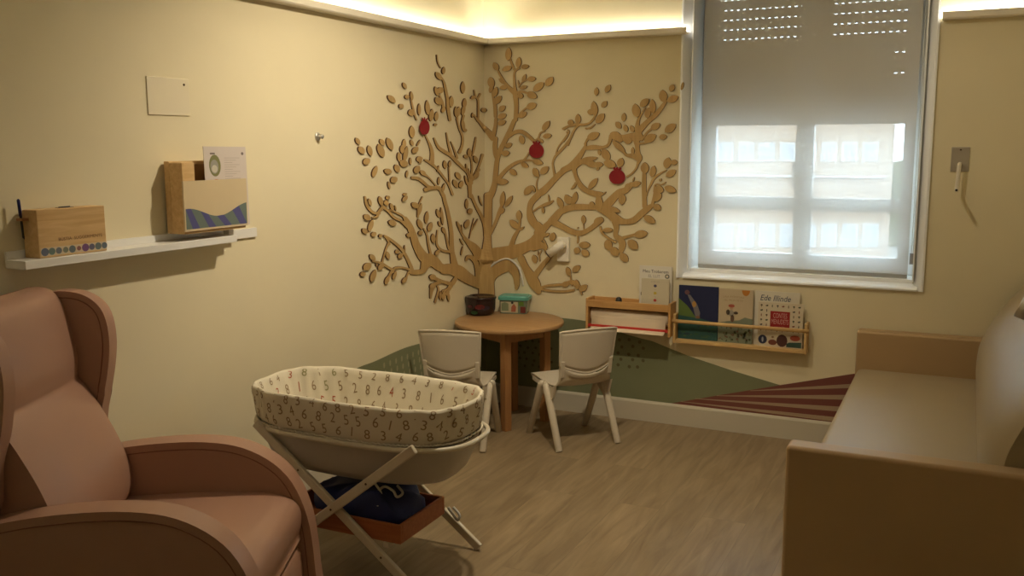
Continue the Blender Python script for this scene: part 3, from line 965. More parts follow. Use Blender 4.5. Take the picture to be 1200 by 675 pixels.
# ================================================================== SMALL WALL FITTINGS
e = empty('cover_plate', (0, -2.455, 1.727)); tag(e, 'cream blank square cover plate high on the left wall', 'cover plate')
b = MB(); b.box((0.0005, -0.098, -0.066), (0.0045, 0.100, 0.066), mat('cover plate', (0.74, 0.66, 0.48), 0.55)); b.build('plate', e, bevel=0.0015)
b = MB(); b.lathe([(0, 0.0070), (0.004, 0.0065), (0.0045, 0.0040)], M_SCREW, (0, 0, 0), 12, Matrix.Rotation(PI/2, 4, 'Y')); b.v = [v+Vector((0, 0.075, 0.045)) for v in b.v]; b.build('screw', e)
e = empty('wall_hook', (0, -1.599, 1.592)); tag(e, 'tiny round metal hook alone on the left wall', 'hook')
MY = Matrix.Rotation(PI/2, 4, 'Y')
b = MB(); b.lathe([(0, 0.006), (0.016, 0.006), (0.019, 0.003), (0.019, 0.0)], M_STEEL, (0.0003, 0, 0), 24, MY); b.build('hook_base', e)
b = MB(); b.lathe([(0.0, 0.030), (0.009, 0.029), (0.011, 0.024), (0.007, 0.018), (0.006, 0.005)], M_STEEL, (0, 0, 0), 20, MY); b.build('hook_peg', e)
e = empty('wall_control', (2.549, 0, 1.478)); tag(e, 'small steel wall plate with a hanging white rod right of the window', 'wall control')
b = MB(); b.box((-0.040, -0.006, -0.058), (0.040, -0.0003, 0.058), mat('satin plate', (0.50, 0.46, 0.40), 0.38, metal=0.55)); b.build('plate', e, bevel=0.002)
b = MB()
for zz in (0.045, -0.045): b.lathe([(0, 0.009), (0.0035, 0.0085), (0.004, 0.006)], M_SCREW, (0, 0, zz), 12, Matrix.Rotation(PI/2, 4, 'X'))
b.build('screw', e)
b = MB(); b.tube(spline([(0.0, -0.004, -0.022), (0, -0.040, -0.022), (-0.002, -0.050, -0.034), (-0.006, -0.052, -0.130), (-0.007, -0.064, -0.142), (-0.006, -0.145, -0.140)], 5), [0.0094]*26, mat('warm white plastic', (0.78, 0.72, 0.60), 0.35), 12); rod = b.build('rod', e)
b = MB(); b.tube([(-0.006, -0.143, -0.140), (-0.006, -0.1465, -0.140)], 0.0055, M_BLACK, 12); b.build('rod_end', rod)
# wall lamp on a plate under the tree
e = empty('wall_lamp', (0.515, 0, 0.957)); tag(e, 'small white cylinder spotlight on a square plate under the tree branches', 'wall lamp')
ML = mat('lamp white', (0.86, 0.82, 0.72), 0.4)
b = MB(); b.box((-0.036, -0.030, -0.068), (0.036, -0.0003, 0.072), ML); b.build('lamp_plate', e, bevel=0.004)
b = MB(); b.tube([(0.0, -0.028, 0.030), (0.0, -0.060, 0.030)], 0.008, ML, 12); b.build('lamp_joint', e)
b = MB(); a0 = Vector((0.025, -0.068, 0.045)); a1 = Vector((-0.065, -0.085, -0.022))
b.tube([a0, a0+(a1-a0)*0.04, a1], [0.019, 0.024, 0.024], ML, 24); hd = b.build('lamp_head', e)
b = MB(); d = (a1-a0).normalized(); b.tube([a1-d*0.001, a1+d*0.004], [0.0245, 0.0235], M_BLACK, 24); b.build('lamp_rim', hd)

# ================================================================== PICTURE LEDGE AND ITS BOXES
lg = empty('picture_ledge', (0, -2.65, 1.19)); tag(lg, 'long white picture ledge mounted on the left wall', 'shelf')
yl, yr = -3.14-(-2.65), -2.03-(-2.65)
yr2 = -2.235+2.65
b = MB(); b.box((0.0005, yl, 0.0), (0.090, yr2, 0.026), M_WHITE); b.build('ledge_board', lg, bevel=0.002)
b = MB(); b.box((0.0005, yl, 0.0262), (0.010, yr2, 0.050), M_WHITE); b.box((0.0005, yr2, 0.0), (0.010, -2.03+2.65, 0.036), M_WHITE); b.build('back_rail', lg)
# suggestion box with pen
MP = M_PINE
sb = empty('suggestion_box', (0.045, -2.955, 1.2168)); sb.scale = (1, 1, 0.925); tag(sb, 'pale pine suggestion box with coloured dots at the left end of the ledge', 'box')
b = MB(); b.box((-0.033, -0.125, 0), (0.032, 0.125, 0.158), MP); body = b.build('box_body', sb, bevel=0.003)
b = MB(); b.box((-0.005, -0.03, 0.1582), (0.006, 0.03, 0.1592), M_BLACK); b.tube([(0, -0.02, 0.160), (0, 0.02, 0.161)], 0.002, M_BLACK, 6); b.build('slot', sb)
b = MB(); ff = lambda x, y: Vector((0.0326, x+0.02, y+0.055))
b.text('BÚSTIA  SUGGERIMENTS', 0.0150, lambda x, y: Vector((0.0326, x+0.026, y+0.056)), mat('ink brown', (0.12, 0.05, 0.02), 0.8)); b.build('lettering', sb)
b = MB(); b.box((0.0321, -0.120, 0.006), (0.0325, 0.121, 0.033), mat('cream strip', (0.62, 0.52, 0.36), 0.7))
dotc = [(0.12, 0.14, 0.20), (0.13, 0.19, 0.17), (0.14, 0.15, 0.17), (0.20, 0.21, 0.15), (0.12, 0.15, 0.17), (0.24, 0.10, 0.09), (0.16, 0.07, 0.20), (0.12, 0.12, 0.19), (0.14, 0.18, 0.18), (0.13, 0.17, 0.21)]
dr = [.0135, .012, .011, .010, .0125, .008, .0135, .011, .0125, .011]; yy = -0.106
for c_, r_ in zip(dotc, dr):
    m = mat('dot %d' % len(MATS), c_, 0.7)
    b.poly([Vector((0.0328, yy+r_*x, 0.0195+r_*y)) for x, y in circ(16)], m); yy += 0.0245
b.build('dot_strip', sb, label='row of coloured dots')
pn = empty('pen', (0.030, -3.095, 1.335)); tag(pn, 'blue ballpoint pen clipped to the left side of the suggestion box', 'pen')
MI = mat('pen blue', (0.008, 0.012, 0.11), 0.35)
b = MB(); b.tube([(0, 0.004, -0.060), (0, 0.001, -0.055), (0, -0.002, 0.0), (0, -0.004, 0.035)], [0.001, 0.0035, 0.0038, 0.0038], M_BLACK, 8); b.build('pen_barrel', pn)
b = MB(); b.tube([(0, -0.003, 0.010), (0, -0.006, 0.058), (0, -0.0062, 0.062)], [0.0048, 0.0048, 0.002], MI, 8); b.build('pen_cap', pn)
b = MB(); b.box((-0.012, -0.009, -0.004), (0.012, 0.014, 0.004), mat('wood clip', (0.42, 0.20, 0.07), 0.6)); b.build('pen_clip', pn)
# leaflet holder
lh = empty('leaflet_holder', (0.0105, -2.34, 1.2415)); lh.scale = (0.9, 1, 0.96); tag(lh, 'wooden leaflet holder with a painted blue wave, right end of the ledge', 'leaflet holder')
b = MB(); b.box((0.001, -0.165, 0.0), (0.028, 0.150, 0.268), M_PINE); b.build('back_board', lh, bevel=0.002)
b = MB(); b.box((0.028, -0.165, 0.0), (0.095, -0.153, 0.262), M_PINE); b.build('side_board', lh, bevel=0.002)
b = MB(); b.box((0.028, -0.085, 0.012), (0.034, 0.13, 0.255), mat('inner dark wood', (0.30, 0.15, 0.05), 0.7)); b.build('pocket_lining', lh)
b = MB(); b.box((0.028, -0.150, 0.010), (0.074, -0.085, 0.264), M_PINE); b.build('divider_block', lh, bevel=0.002)
b = MB(); b.box((0.028, 0.138, 0.0), (0.095, 0.150, 0.19), M_PINE); b.build('side_board', lh, bevel=0.002)
b = MB(); b.box((0.028, -0.153, 0.0), (0.095, 0.138, 0.010), M_PINE); b.build('bottom_board', lh)
MFP = mat('pale birch panel', (0.62, 0.50, 0.31), 0.6, noise=0.05, nscale=6)
b = MB(); b.box((0.095, -0.170, 0.010), (0.103, 0.155, 0.196), MFP)
wv = [(-0.165+0.315*k/24, 0.074+0.020*math.cos(-0.2+k/24*2*PI*1.0)+0.008*(k/24)) for k in range(25)]
MW1 = mat('wave grey green', (0.13, 0.17, 0.15), 0.7); MW2 = mat('wave violet blue', (0.075, 0.075, 0.22), 0.7)
for k in range(24):
    (ya, za), (yb_, zb) = wv[k], wv[k+1]
    b.poly([Vector((0.1033, ya, 0.018)), Vector((0.1033, yb_, 0.018)), Vector((0.1033, yb_, zb)), Vector((0.1033, ya, za))], MW1)
for k in range(5):
    y0 = -0.175+k*0.082
    def zt_(y): 
        t_ = min(max((y+0.165)/0.315*24, 0), 23.999); i_ = int(t_); return wv[i_][1]+(wv[i_+1][1]-wv[i_][1])*(t_-i_)
    xa, xb_ = y0, y0+0.036; sh = 0.040
    cl = lambda v: max(-0.165, min(0.150, v))
    b.poly([Vector((0.1036, cl(xa+sh), 0.018)), Vector((0.1036, cl(xb_+sh), 0.018)), Vector((0.1036, cl(xb_), zt_(cl(xb_)))), Vector((0.1036, cl(xa), zt_(cl(xa))))], MW2)
b.build('front_panel', lh, label='pale panel with a grey-blue striped wave')
b = MB(); b.box((0.030, 0.09, -0.024), (0.06, 0.115, -0.001), M_WHITE); b.build('bracket', lh)
cdl = empty('leaflet_card', (0.079, -2.262, 1.302)); tag(cdl, 'white leaflet card with a green oval picture standing in the wooden holder', 'card')
cdl.rotation_euler = (-0.01, -0.03, 0)
MC = mat('lilac white card', (0.60, 0.53, 0.49), 0.6)
b = MB(); b.box((-0.001, -0.112, -0.05), (0.001, 0.112, 0.248), MC)
oc = (-0.058, 0.178)
def ov(m, rx, rz, dx=0, dz=0, o_=0.0013): b.poly([Vector((o_, oc[0]+dx+rx*x, oc[1]+dz+rz*y)) for x, y in circ(22)], m)
ov(mat('card olive', (0.19, 0.19, 0.07), 0.7), 0.030, 0.040)
ov(mat('card grey', (0.30, 0.29, 0.25), 0.7), 0.021, 0.026, -0.003, -0.004, 0.0016)
ov(mat('card pale', (0.52, 0.49, 0.42), 0.7), 0.015, 0.014, -0.003, -0.012, 0.0019)
MK = mat('card ink', (0.16, 0.13, 0.12), 0.8)
for k in range(10):
    b.box((0.0012, -0.008, 0.205-0.0085*k), (0.0014, 0.075-0.02*((k*7) % 3), 0.2065-0.0085*k), mat('card light ink', (0.38, 0.33, 0.29), 0.8))
b.box((0.0012, -0.080, 0.219), (0.0014, -0.055, 0.225), MK)
b.poly([Vector((0.0014, 0.092+0.007*x, 0.222+0.006*y)) for x, y in circ(12)], MK)
b.poly([Vector((0.0014, -0.055+0.022*x, 0.118+0.010*y)) for x, y in circ(12)], mat('card orange', (0.55, 0.15, 0.02), 0.7))
b.build('card_sheet', cdl)

# ================================================================== PAPER ROLL HOLDER AND BOOKS ABOVE
ph = empty('paper_roll_holder', (0.955, 0, 0.50)); tag(ph, 'honey wood paper roll dispenser with top tray mounted under the tree', 'paper roll holder')
def hp_(a, c): return [Vector(a)-Vector((0.955, 0, 0.50)), Vector(c)-Vector((0.955, 0, 0.50))]
def hbox(name, a, c, m=M_HOLD, bev=0.002):
    mb = MB(); p, q = hp_(a, c); mb.box(p, q, m); return mb.build(name, ph, bevel=bev)
hbox('side_panel', (0.690, -0.11, 0.515), (0.704, -0.0005, 0.700)); hbox('side_panel', (1.168, -0.11, 0.515), (1.182, -0.0005, 0.700))
hbox('tray_front', (0.704, -0.11, 0.652), (1.168, -0.100, 0.692)); hbox('tray_base', (0.704, -0.100, 0.652), (1.168, -0.0005, 0.658)); hbox('back_rail', (0.704, -0.010, 0.660), (1.168, -0.0005, 0.697))
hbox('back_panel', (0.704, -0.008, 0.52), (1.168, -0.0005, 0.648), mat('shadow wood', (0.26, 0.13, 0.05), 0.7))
hbox('red_bar', (0.704, -0.108, 0.538), (1.168, -0.088, 0.554), mat('red rail', (0.50, 0.03, 0.02), 0.5), 0.001)
pr_ = empty('paper_roll', (0.936, -0.056, 0.603)); tag(pr_, 'thick roll of cream drawing paper in the wooden dispenser', 'paper roll')
MR = mat('cream paper', (0.70, 0.58, 0.43), 0.75)
b = MB(); b.tube([(-0.222, 0, 0), (0.222, 0, 0)], 0.038, MR, 40); b.build('roll', pr_)
b = MB(); P_ = spline([(0, -0.0385, 0), (0, -0.042, -0.03), (0, -0.050, -0.060), (0, -0.085, -0.075)], 5)
b.grid([[Vector((-0.215+0.43*j/4, p.y, p.z)) for j in range(5)] for p in P_], MR); b.build('paper_sheet', pr_, solid=0.0006)
b = MB(); b.tube([(-0.230, 0, 0), (0.230, 0, 0)], 0.010, M_HOLD, 14); b.build('roll_spindle', pr_)
b = MB()
lb = spline([(0.02*math.cos(a), 0.02*math.sin(a), 0) for a in (0, 1)], 2)
b.lathe([(0, 0.020), (0.010, 0.019), (0.016, 0.012), (0.018, 0.0)], M_BLACK, (0.868, -0.060, 0.690), 20)
b.lathe([(0.018, 0.0), (0.017, -0.031), (0, -0.0315)], M_BLACK, (0.868, -0.060, 0.690), 20)
tag(b.build('pencil_sharpener'), 'small round black thing lying in the dispenser tray', 'sharpener')

def book(label, x0, x1, z0, z1, yf, th, cover, deco=None, lean=0.0, name='picture_book', pages=M_PAGES):
    """x span, z span, front cover plane y=yf, thickness th; lean tilts top back"""
    e = empty(name, ((x0+x1)/2, yf, z0)); tag(e, label, 'book'); e.rotation_euler = (-lean, 0, 0)
    w_ = (x1-x0)/2; h = z1-z0
    mb = MB(); mb.box((-w_, 0, 0), (w_, 0.002, h), cover); mb.box((-w_, th-0.002, 0), (w_, th, h), cover); mb.box((-w_, 0.002, 0), (-w_+0.002, th-0.002, h), cover)
    if deco: deco(mb, w_, h)
    mb.build('cover', e)
    mb = MB(); mb.box((-w_+0.002, 0.0021, 0.003), (w_-0.003, th-0.0021, h-0.003), pages); mb.build('pages', e)
    return e
def dk(mb, pts, m, k=1): mb.poly([Vector((x, -0.0004*k, z)) for x, z in pts], m)
def blob(mb, cx_, cz_, rx, rz, m, k=1, rot=0, n=14): dk(mb, [(cx_+rx*x*math.cos(rot)-rz*y*math.sin(rot), cz_+rx*x*math.sin(rot)+rz*y*math.cos(rot)) for x, y in circ(n)], m, k)
C_ = lambda n, c: mat(n, c, 0.6)
INK = C_('ink dark', (0.05, 0.04, 0.04)); CW = C_('cover cream', (0.66, 0.60, 0.48))
def deco_tall(mb, w_, h):
    mb.text('Meu Trobarem', 0.024, lambda x, z: Vector((x, -0.0006, z+h-0.030)), INK)
    mb.text('EL LLIT', 0.022, lambda x, z: Vector((x-0.008, -0.0006, z+h-0.056)), C_('ink grey', (0.30, 0.28, 0.28)))
    blob(mb, w_-0.026, h-0.054, 0.013, 0.013, C_('ink ring', (0.14, 0.15, 0.13))); blob(mb, w_-0.026, h-0.054, 0.007, 0.007, CW, 2)
    blob(mb, -w_+0.014, 0.075, 0.005, 0.012, INK)
book('tall white picture book with handwritten title standing in the dispenser tray', 0.979, 1.163, 0.6605, 0.892, -0.036, 0.010, C_('cover bright', (0.74, 0.70, 0.62)), deco_tall)
def deco_small(mb, w_, h):
    for zz, c in ((h-0.038, C_('ball navy', (0.06, 0.05, 0.11))), (h-0.078, C_('ball yellow', (0.55, 0.42, 0.05))), (h-0.118, C_('ball red', (0.38, 0.03, 0.02)))):
        blob(mb, 0, zz, 0.009, 0.008, c)
    for zz in (h-0.015, h-0.058, h-0.098): mb.text('un dos tres' if zz > h-0.02 else 'i tu', 0.011, lambda x, z, zz=zz: Vector((x, -0.0006, z+zz)), C_('ink mid', (0.35, 0.30, 0.25)))
book('small square white book with three coloured spots leaning in front of the taller one', 1.003, 1.160, 0.6605, 0.826, -0.072, 0.012, C_('cover sand', (0.58, 0.52, 0.38)), deco_small)

# ================================================================== BOOK RACK
rk = empty('book_rack', (1.538, 0, 0.485)); tag(rk, 'pine wall rack with front rail holding picture books below the window', 'book rack')
def rbox(name, a, c, bev=0.002):
    mb = MB(); o_ = Vector((1.538, 0, 0.485)); mb.box(Vector(a)-o_, Vector(c)-o_, M_PINE2); return mb.build(name, rk, bevel=bev)
rbox('side_panel', (1.186, -0.075, 0.480), (1.200, -0.0005, 0.640)); rbox('side_panel', (1.878, -0.075, 0.480), (1.892, -0.0005, 0.640))
rbox('base_board', (1.200, -0.074, 0.482), (1.878, -0.0005, 0.500)); 
mb = MB(); mb.tube([(-0.360, -0.072, 0.117), (0.362, -0.072, 0.117)], 0.010, M_PINE2, 16); mb.build('front_rail', rk)
def deco_blue(mb, w_, h):
    g = C_('cover green', (0.10, 0.16, 0.035)); sk = C_('pale grey figure', (0.16, 0.15, 0.17)); tq = C_('teal sea', (0.02, 0.085, 0.075))
    dk(mb, [(-w_, 0), (w_, 0), (w_, 0.10), (0.03, 0.115), (-0.02, 0.13), (-w_, 0.14)], tq, 1)
    dk(mb, [(-w_, 0.13), (-0.01, 0.12), (-0.035, 0.155), (-0.06, 0.185), (-w_, 0.225)], g, 2)
    blob(mb, -0.062, 0.258, 0.014, 0.013, C_('brown hair', (0.14, 0.06, 0.07)), 3)
    dk(mb, [(-0.060, 0.245), (-0.045, 0.245), (-0.005, 0.195), (0.012, 0.150), (0.008, 0.118), (-0.012, 0.118), (-0.025, 0.17)], sk, 3)
    blob(mb, -0.022, 0.195, 0.011, 0.017, C_('ochre patch', (0.40, 0.22, 0.05)), 4)
    blob(mb, 0.0, 0.125, 0.012, 0.008, C_('skin brown', (0.22, 0.10, 0.05)), 4)
    rr_ = random.Random(5)
    for k in range(26): blob(mb, rr_.uniform(-w_+.01, w_-.01), rr_.uniform(0.012, 0.092), rr_.uniform(.005, .02), rr_.uniform(.002, .006), C_('weed %d' % (k % 3), ((0.03, 0.10, 0.05), (0.015, 0.05, 0.07), (0.06, 0.12, 0.05))[k % 3]), 3)
book('dark blue picture book with a flying figure over green hills', 1.204, 1.421, 0.5005, 0.796, -0.034, 0.010, C_('cover navy', (0.008, 0.014, 0.065)), deco_blue)
def deco_expl(mb, w_, h):
    for k, s in enumerate(('UNA AVENTURA', 'PEL MON PETIT')): mb.text(s, 0.015, lambda x, z, k=k: Vector((x-0.012, -0.0006, z+h-0.040-0.019*k+0.0+(-0.9)*x*x*1.2)), C_('tan ink', (0.36, 0.26, 0.15)))
    m = C_('orange badge', (0.45, 0.17, 0.02)); dk(mb, [(0.052+0.021*math.cos(a), h-0.002+0.030*math.sin(a)) for a in [PI+PI*k/12 for k in range(13)]], m, 2)
    sea = C_('sage field', (0.20, 0.23, 0.16)); dk(mb, [(-w_, 0), (w_, 0), (w_, 0.135), (0.05, 0.142), (0.02, 0.125), (-0.03, 0.118), (-w_, 0.105)], sea, 1)
    blob(mb, -0.022, 0.200, 0.017, 0.009, C_('rust hat', (0.35, 0.08, 0.05)), 3); blob(mb, -0.022, 0.188, 0.009, 0.009, C_('face', (0.45, 0.28, 0.18)), 2)
    for dx, dz, r1, r2, c in ((-0.040, 0.165, .010, .015, (0.07, 0.05, 0.03)), (-0.022, 0.160, .014, .018, (0.30, 0.27, 0.22)), (0.002, 0.163, .012, .008, (0.07, 0.05, 0.04)), (-0.016, 0.132, .010, .020, (0.14, 0.08, 0.05))): blob(mb, dx, dz, r1, r2, C_('expl%f' % dx, c), 3)
    rr_ = random.Random(8)
    for k in range(44): blob(mb, rr_.uniform(-w_+.008, w_-.008), rr_.uniform(0.008, 0.085), rr_.uniform(.002, .007), rr_.uniform(.004, .011), C_('bush %d' % (k % 3), ((0.06, 0.08, 0.04), (0.12, 0.15, 0.09), (0.16, 0.10, 0.06))[k % 3]), 3, rr_.uniform(0, 3))
book('cream picture book showing a little explorer in a red hat', 1.424, 1.606, 0.5005, 0.790, -0.034, 0.010, C_('cover ecru', (0.52, 0.43, 0.29)), deco_expl)
def deco_script(mb, w_, h):
    mb.text('Ede Illinde', 0.043, lambda x, z: Vector((x+0.22*z-0.008, -0.0006, z+h-0.036)), C_('script navy', (0.02, 0.03, 0.09)), xs=0.88)
book('white book with blue script title behind the red titled book', 1.613, 1.842, 0.5005, 0.789, -0.022, 0.009, C_('cover white', (0.68, 0.63, 0.52)), deco_script)
def deco_contes(mb, w_, h):
    R_ = C_('title red', (0.30, 0.012, 0.015)); PK = C_('title pink', (0.62, 0.33, 0.30))
    dk(mb, [(-0.052, 0.098), (0.048, 0.098), (0.048, 0.190), (-0.052, 0.190)], R_, 1)
    mb.text('CONTES', 0.030, lambda x, z: Vector((x-0.002, -0.0009, z*1.25+0.166)), PK, xs=0.62)
    mb.text('MENUDETS', 0.030, lambda x, z: Vector((x-0.002, -0.0009, z*1.25+0.134)), PK, xs=0.58)
    mb.text('contes per llegir', 0.008, lambda x, z: Vector((x-0.002, -0.0009, z+0.108)), PK)
    rr_ = random.Random(2); cols = ((0.10, 0.05, 0.02), (0.05, 0.06, 0.03), (0.20, 0.06, 0.03), (0.09, 0.08, 0.05), (0.06, 0.05, 0.05))
    for i in range(8):
        for j in range(6):
            x = -w_+0.016+i*0.0275; z = h-0.018-j*0.0255
            if 0.09 < z < 0.198 and -0.06 < x < 0.055: continue
            c = C_('icon %d' % ((i*3+j) % 5), cols[(i*3+j) % 5])
            if (i+j) % 3 == 0: blob(mb, x, z+.002, .0055, .0048, c, 1, n=8); dk(mb, [(x-.001, z-.009), (x+.001, z-.009), (x+.001, z), (x-.001, z)], c, 1)
            elif (i+j) % 3 == 1: blob(mb, x, z, .007, .0038, c, 1, n=8); blob(mb, x+.004, z+.003, .003, .003, c, 2, n=8)
            else: blob(mb, x, z, .0026, .0085, c, 1, n=8)
    blob(mb, -w_+0.027, 0.036, 0.023, 0.024, C_('disc navy', (0.02, 0.025, 0.06)), 2); blob(mb, -w_+0.027, 0.036, 0.005, 0.014, C_('disc pale', (0.35, 0.37, 0.42)), 3)
    blob(mb, -0.036, 0.024, 0.022, 0.015, C_('fox brown', (0.17, 0.05, 0.03)), 2); blob(mb, -0.036, 0.052, 0.007, 0.005, C_('tiny brown', (0.25, 0.14, 0.06)), 2)
    blob(mb, 0.012, 0.036, 0.028, 0.033, C_('bear brown', (0.075, 0.025, 0.022)), 3)
    dk(mb, [(0.035, 0.004), (w_-0.004, 0.004), (w_-0.004, 0.034), (0.05, 0.030), (0.035, 0.022)], C_('pond green', (0.03, 0.075, 0.055)), 2)
    blob(mb, 0.078, 0.054, 0.026, 0.015, C_('coral red', (0.40, 0.08, 0.04)), 3)
book('white book with red title block and small icons in front, right end of the rack', 1.637, 1.866, 0.5005, 0.735, -0.046, 0.012, C_('cover bone', (0.62, 0.54, 0.40)), deco_contes)

# ================================================================== ROUND TABLE AND CONTAINERS
TC = (0.312, -0.318)
tb = empty('round_table', (TC[0], TC[1], 0)); tag(tb, 'low round beech children\'s table in the corner under the tree', 'table')
b = MB(); b.lathe([(0, 0.580), (0.301, 0.580), (0.306, 0.577), (0.307, 0.571), (0.307, 0.563), (0.304, 0.557), (0.298, 0.555), (0, 0.555)], M_TABLE, (0, 0, 0), 72); b.build('tabletop', tb)
legs = [(0.070, -0.190), (0.190, 0.070), (-0.070, 0.190), (-0.190, -0.070)]
la = math.atan2(-0.190, 0.070)
for (x, y) in legs:
    mb = MB(); Mx = Matrix.Translation((x, y, 0)) @ Matrix.Rotation(math.atan2(y, x)+PI/4, 4, 'Z')
    mb.box((-0.0225, -0.0225, 0), (0.0225, 0.0225, 0.555), M_TLEG, Mx); mb.build('leg', tb, bevel=0.004)
for k in range(4):
    a_, c_ = Vector((*legs[k], 0)), Vector((*legs[(k+1) % 4], 0)); d = c_-a_; L_ = d.length; mid = (a_+c_)/2
    mb = MB(); mb.box((-L_/2+0.020, -0.010, 0.490), (L_/2-0.026, 0.010, 0.555), M_TLEG, Matrix.Translation(mid*1.03) @ Matrix.Rotation(math.atan2(d.y, d.x), 4, 'Z')); mb.build('apron', tb, bevel=0.002)
# dark bowl tub with lid and toys inside
bo = empty('dark_container', (0.078, -0.216, 0.5805)); bo.scale = (0.94, 0.94, 1.22); tag(bo, 'dark translucent round lidded container on the table', 'container')
MD = mat('dark plum plastic', (0.020, 0.008, 0.010), 0.18, spec=0.6)
b = MB(); b.lathe([(0, 0), (0.070, 0), (0.082, 0.006), (0.090, 0.025), (0.093, 0.070), (0.093, 0.078)], MD, seg=48)
for (an, zz, r_, c) in ((-1.15, 0.045, 0.020, (0.11, 0.012, 0.012)), (-1.55, 0.018, 0.016, (0.015, 0.055, 0.018)), (-0.75, 0.040, 0.018, (0.02, 0.016, 0.03)), (-1.9, 0.045, 0.014, (0.07, 0.012, 0.02))):
    m = mat('toy tint %.2f' % an, c, 0.3); pts = []
    for x, y in circ(14):
        aa = an+x*r_*1.5/0.09; z_ = zz+y*r_*0.6; rr_ = 0.0935 if z_ > 0.03 else 0.0885+0.005*z_/0.03
        pts.append(Vector((rr_*1.006*math.cos(aa), rr_*1.006*math.sin(aa), z_)))
    b.poly(pts, m)
b.build('bowl', bo)
b = MB(); b.lathe([(0.093, 0.076), (0.097, 0.077), (0.098, 0.083), (0.094, 0.087), (0.085, 0.0875), (0.080, 0.084), (0, 0.084)], MD, seg=48); b.build('lid', bo)
ab = empty('lidded_box', (0.234, -0.080, 0.5805), math.radians(14)); ab.scale = (0.95, 0.95, 1.22); tag(ab, 'clear plastic box of toys with an aqua lid on the table', 'box')
MA = mat('aqua lid', (0.10, 0.36, 0.30), 0.35); MCl = mat('clear box plastic', (0.16, 0.20, 0.15), 0.15, spec=0.6)
rrct = lambda w_, d_, r_: [(sx*(w_-r_)+r_*math.cos(a0_+PI/2*k/4), sy*(d_-r_)+r_*math.sin(a0_+PI/2*k/4)) for sx, sy, a0_ in ((1, 1, 0), (-1, 1, PI/2), (-1, -1, PI), (1, -1, 1.5*PI)) for k in range(5)]
b = MB(); b.prism([Vector((x*0.94, y*0.94, 0)) for x, y in rrct(.088, .062, .018)][::-1], [Vector((x, y, 0.066)) for x, y in rrct(.088, .062, .018)][::-1], MCl)
def fp(pts, m, k): b.poly([Vector((x, -0.0585-0.0035*z/0.066-0.0006*k-0.0005, z)) for x, z in pts], m)
fp([(-0.078, .006), (0.030, .006), (0.030, .058), (-0.078, .058)], mat('label cream', (0.46, 0.42, 0.28), 0.6), 1)
fp([(-0.072, .014), (-0.028, .014), (-0.028, .050), (-0.05, .056), (-0.072, .050)], mat('label sage', (0.19, 0.23, 0.13), 0.6), 2)
fp([(-0.012, .010), (0.016, .010), (0.020, .034), (0.006, .050), (-0.010, .034)], mat('label rust', (0.34, 0.10, 0.05), 0.6), 2)
fp([(-0.004+.008*x, .054+.006*y) for x, y in circ(10)], M_BLACK, 3)
fp([(0.036, .040), (0.068, .040), (0.066, .060), (0.036, .060)], mat('toy green', (0.08, 0.17, 0.02), 0.6), 2)
fp([(0.046, .006), (0.078, .006), (0.078, .036), (0.046, .036)], mat('toy maroon', (0.14, 0.022, 0.015), 0.6), 2)
b.build('box_body', ab)
b = MB(); b.prism([Vector((x, y, 0.066)) for x, y in rrct(.096, .069, .02)][::-1], [Vector((x, y, 0.080)) for x, y in rrct(.096, .069, .02)][::-1], MA)
b.prism([Vector((x, y, 0.080)) for x, y in rrct(.086, .059, .018)][::-1], [Vector((x, y, 0.085)) for x, y in rrct(.083, .056, .018)][::-1], MA); b.build('lid', ab, bevel=0.002)

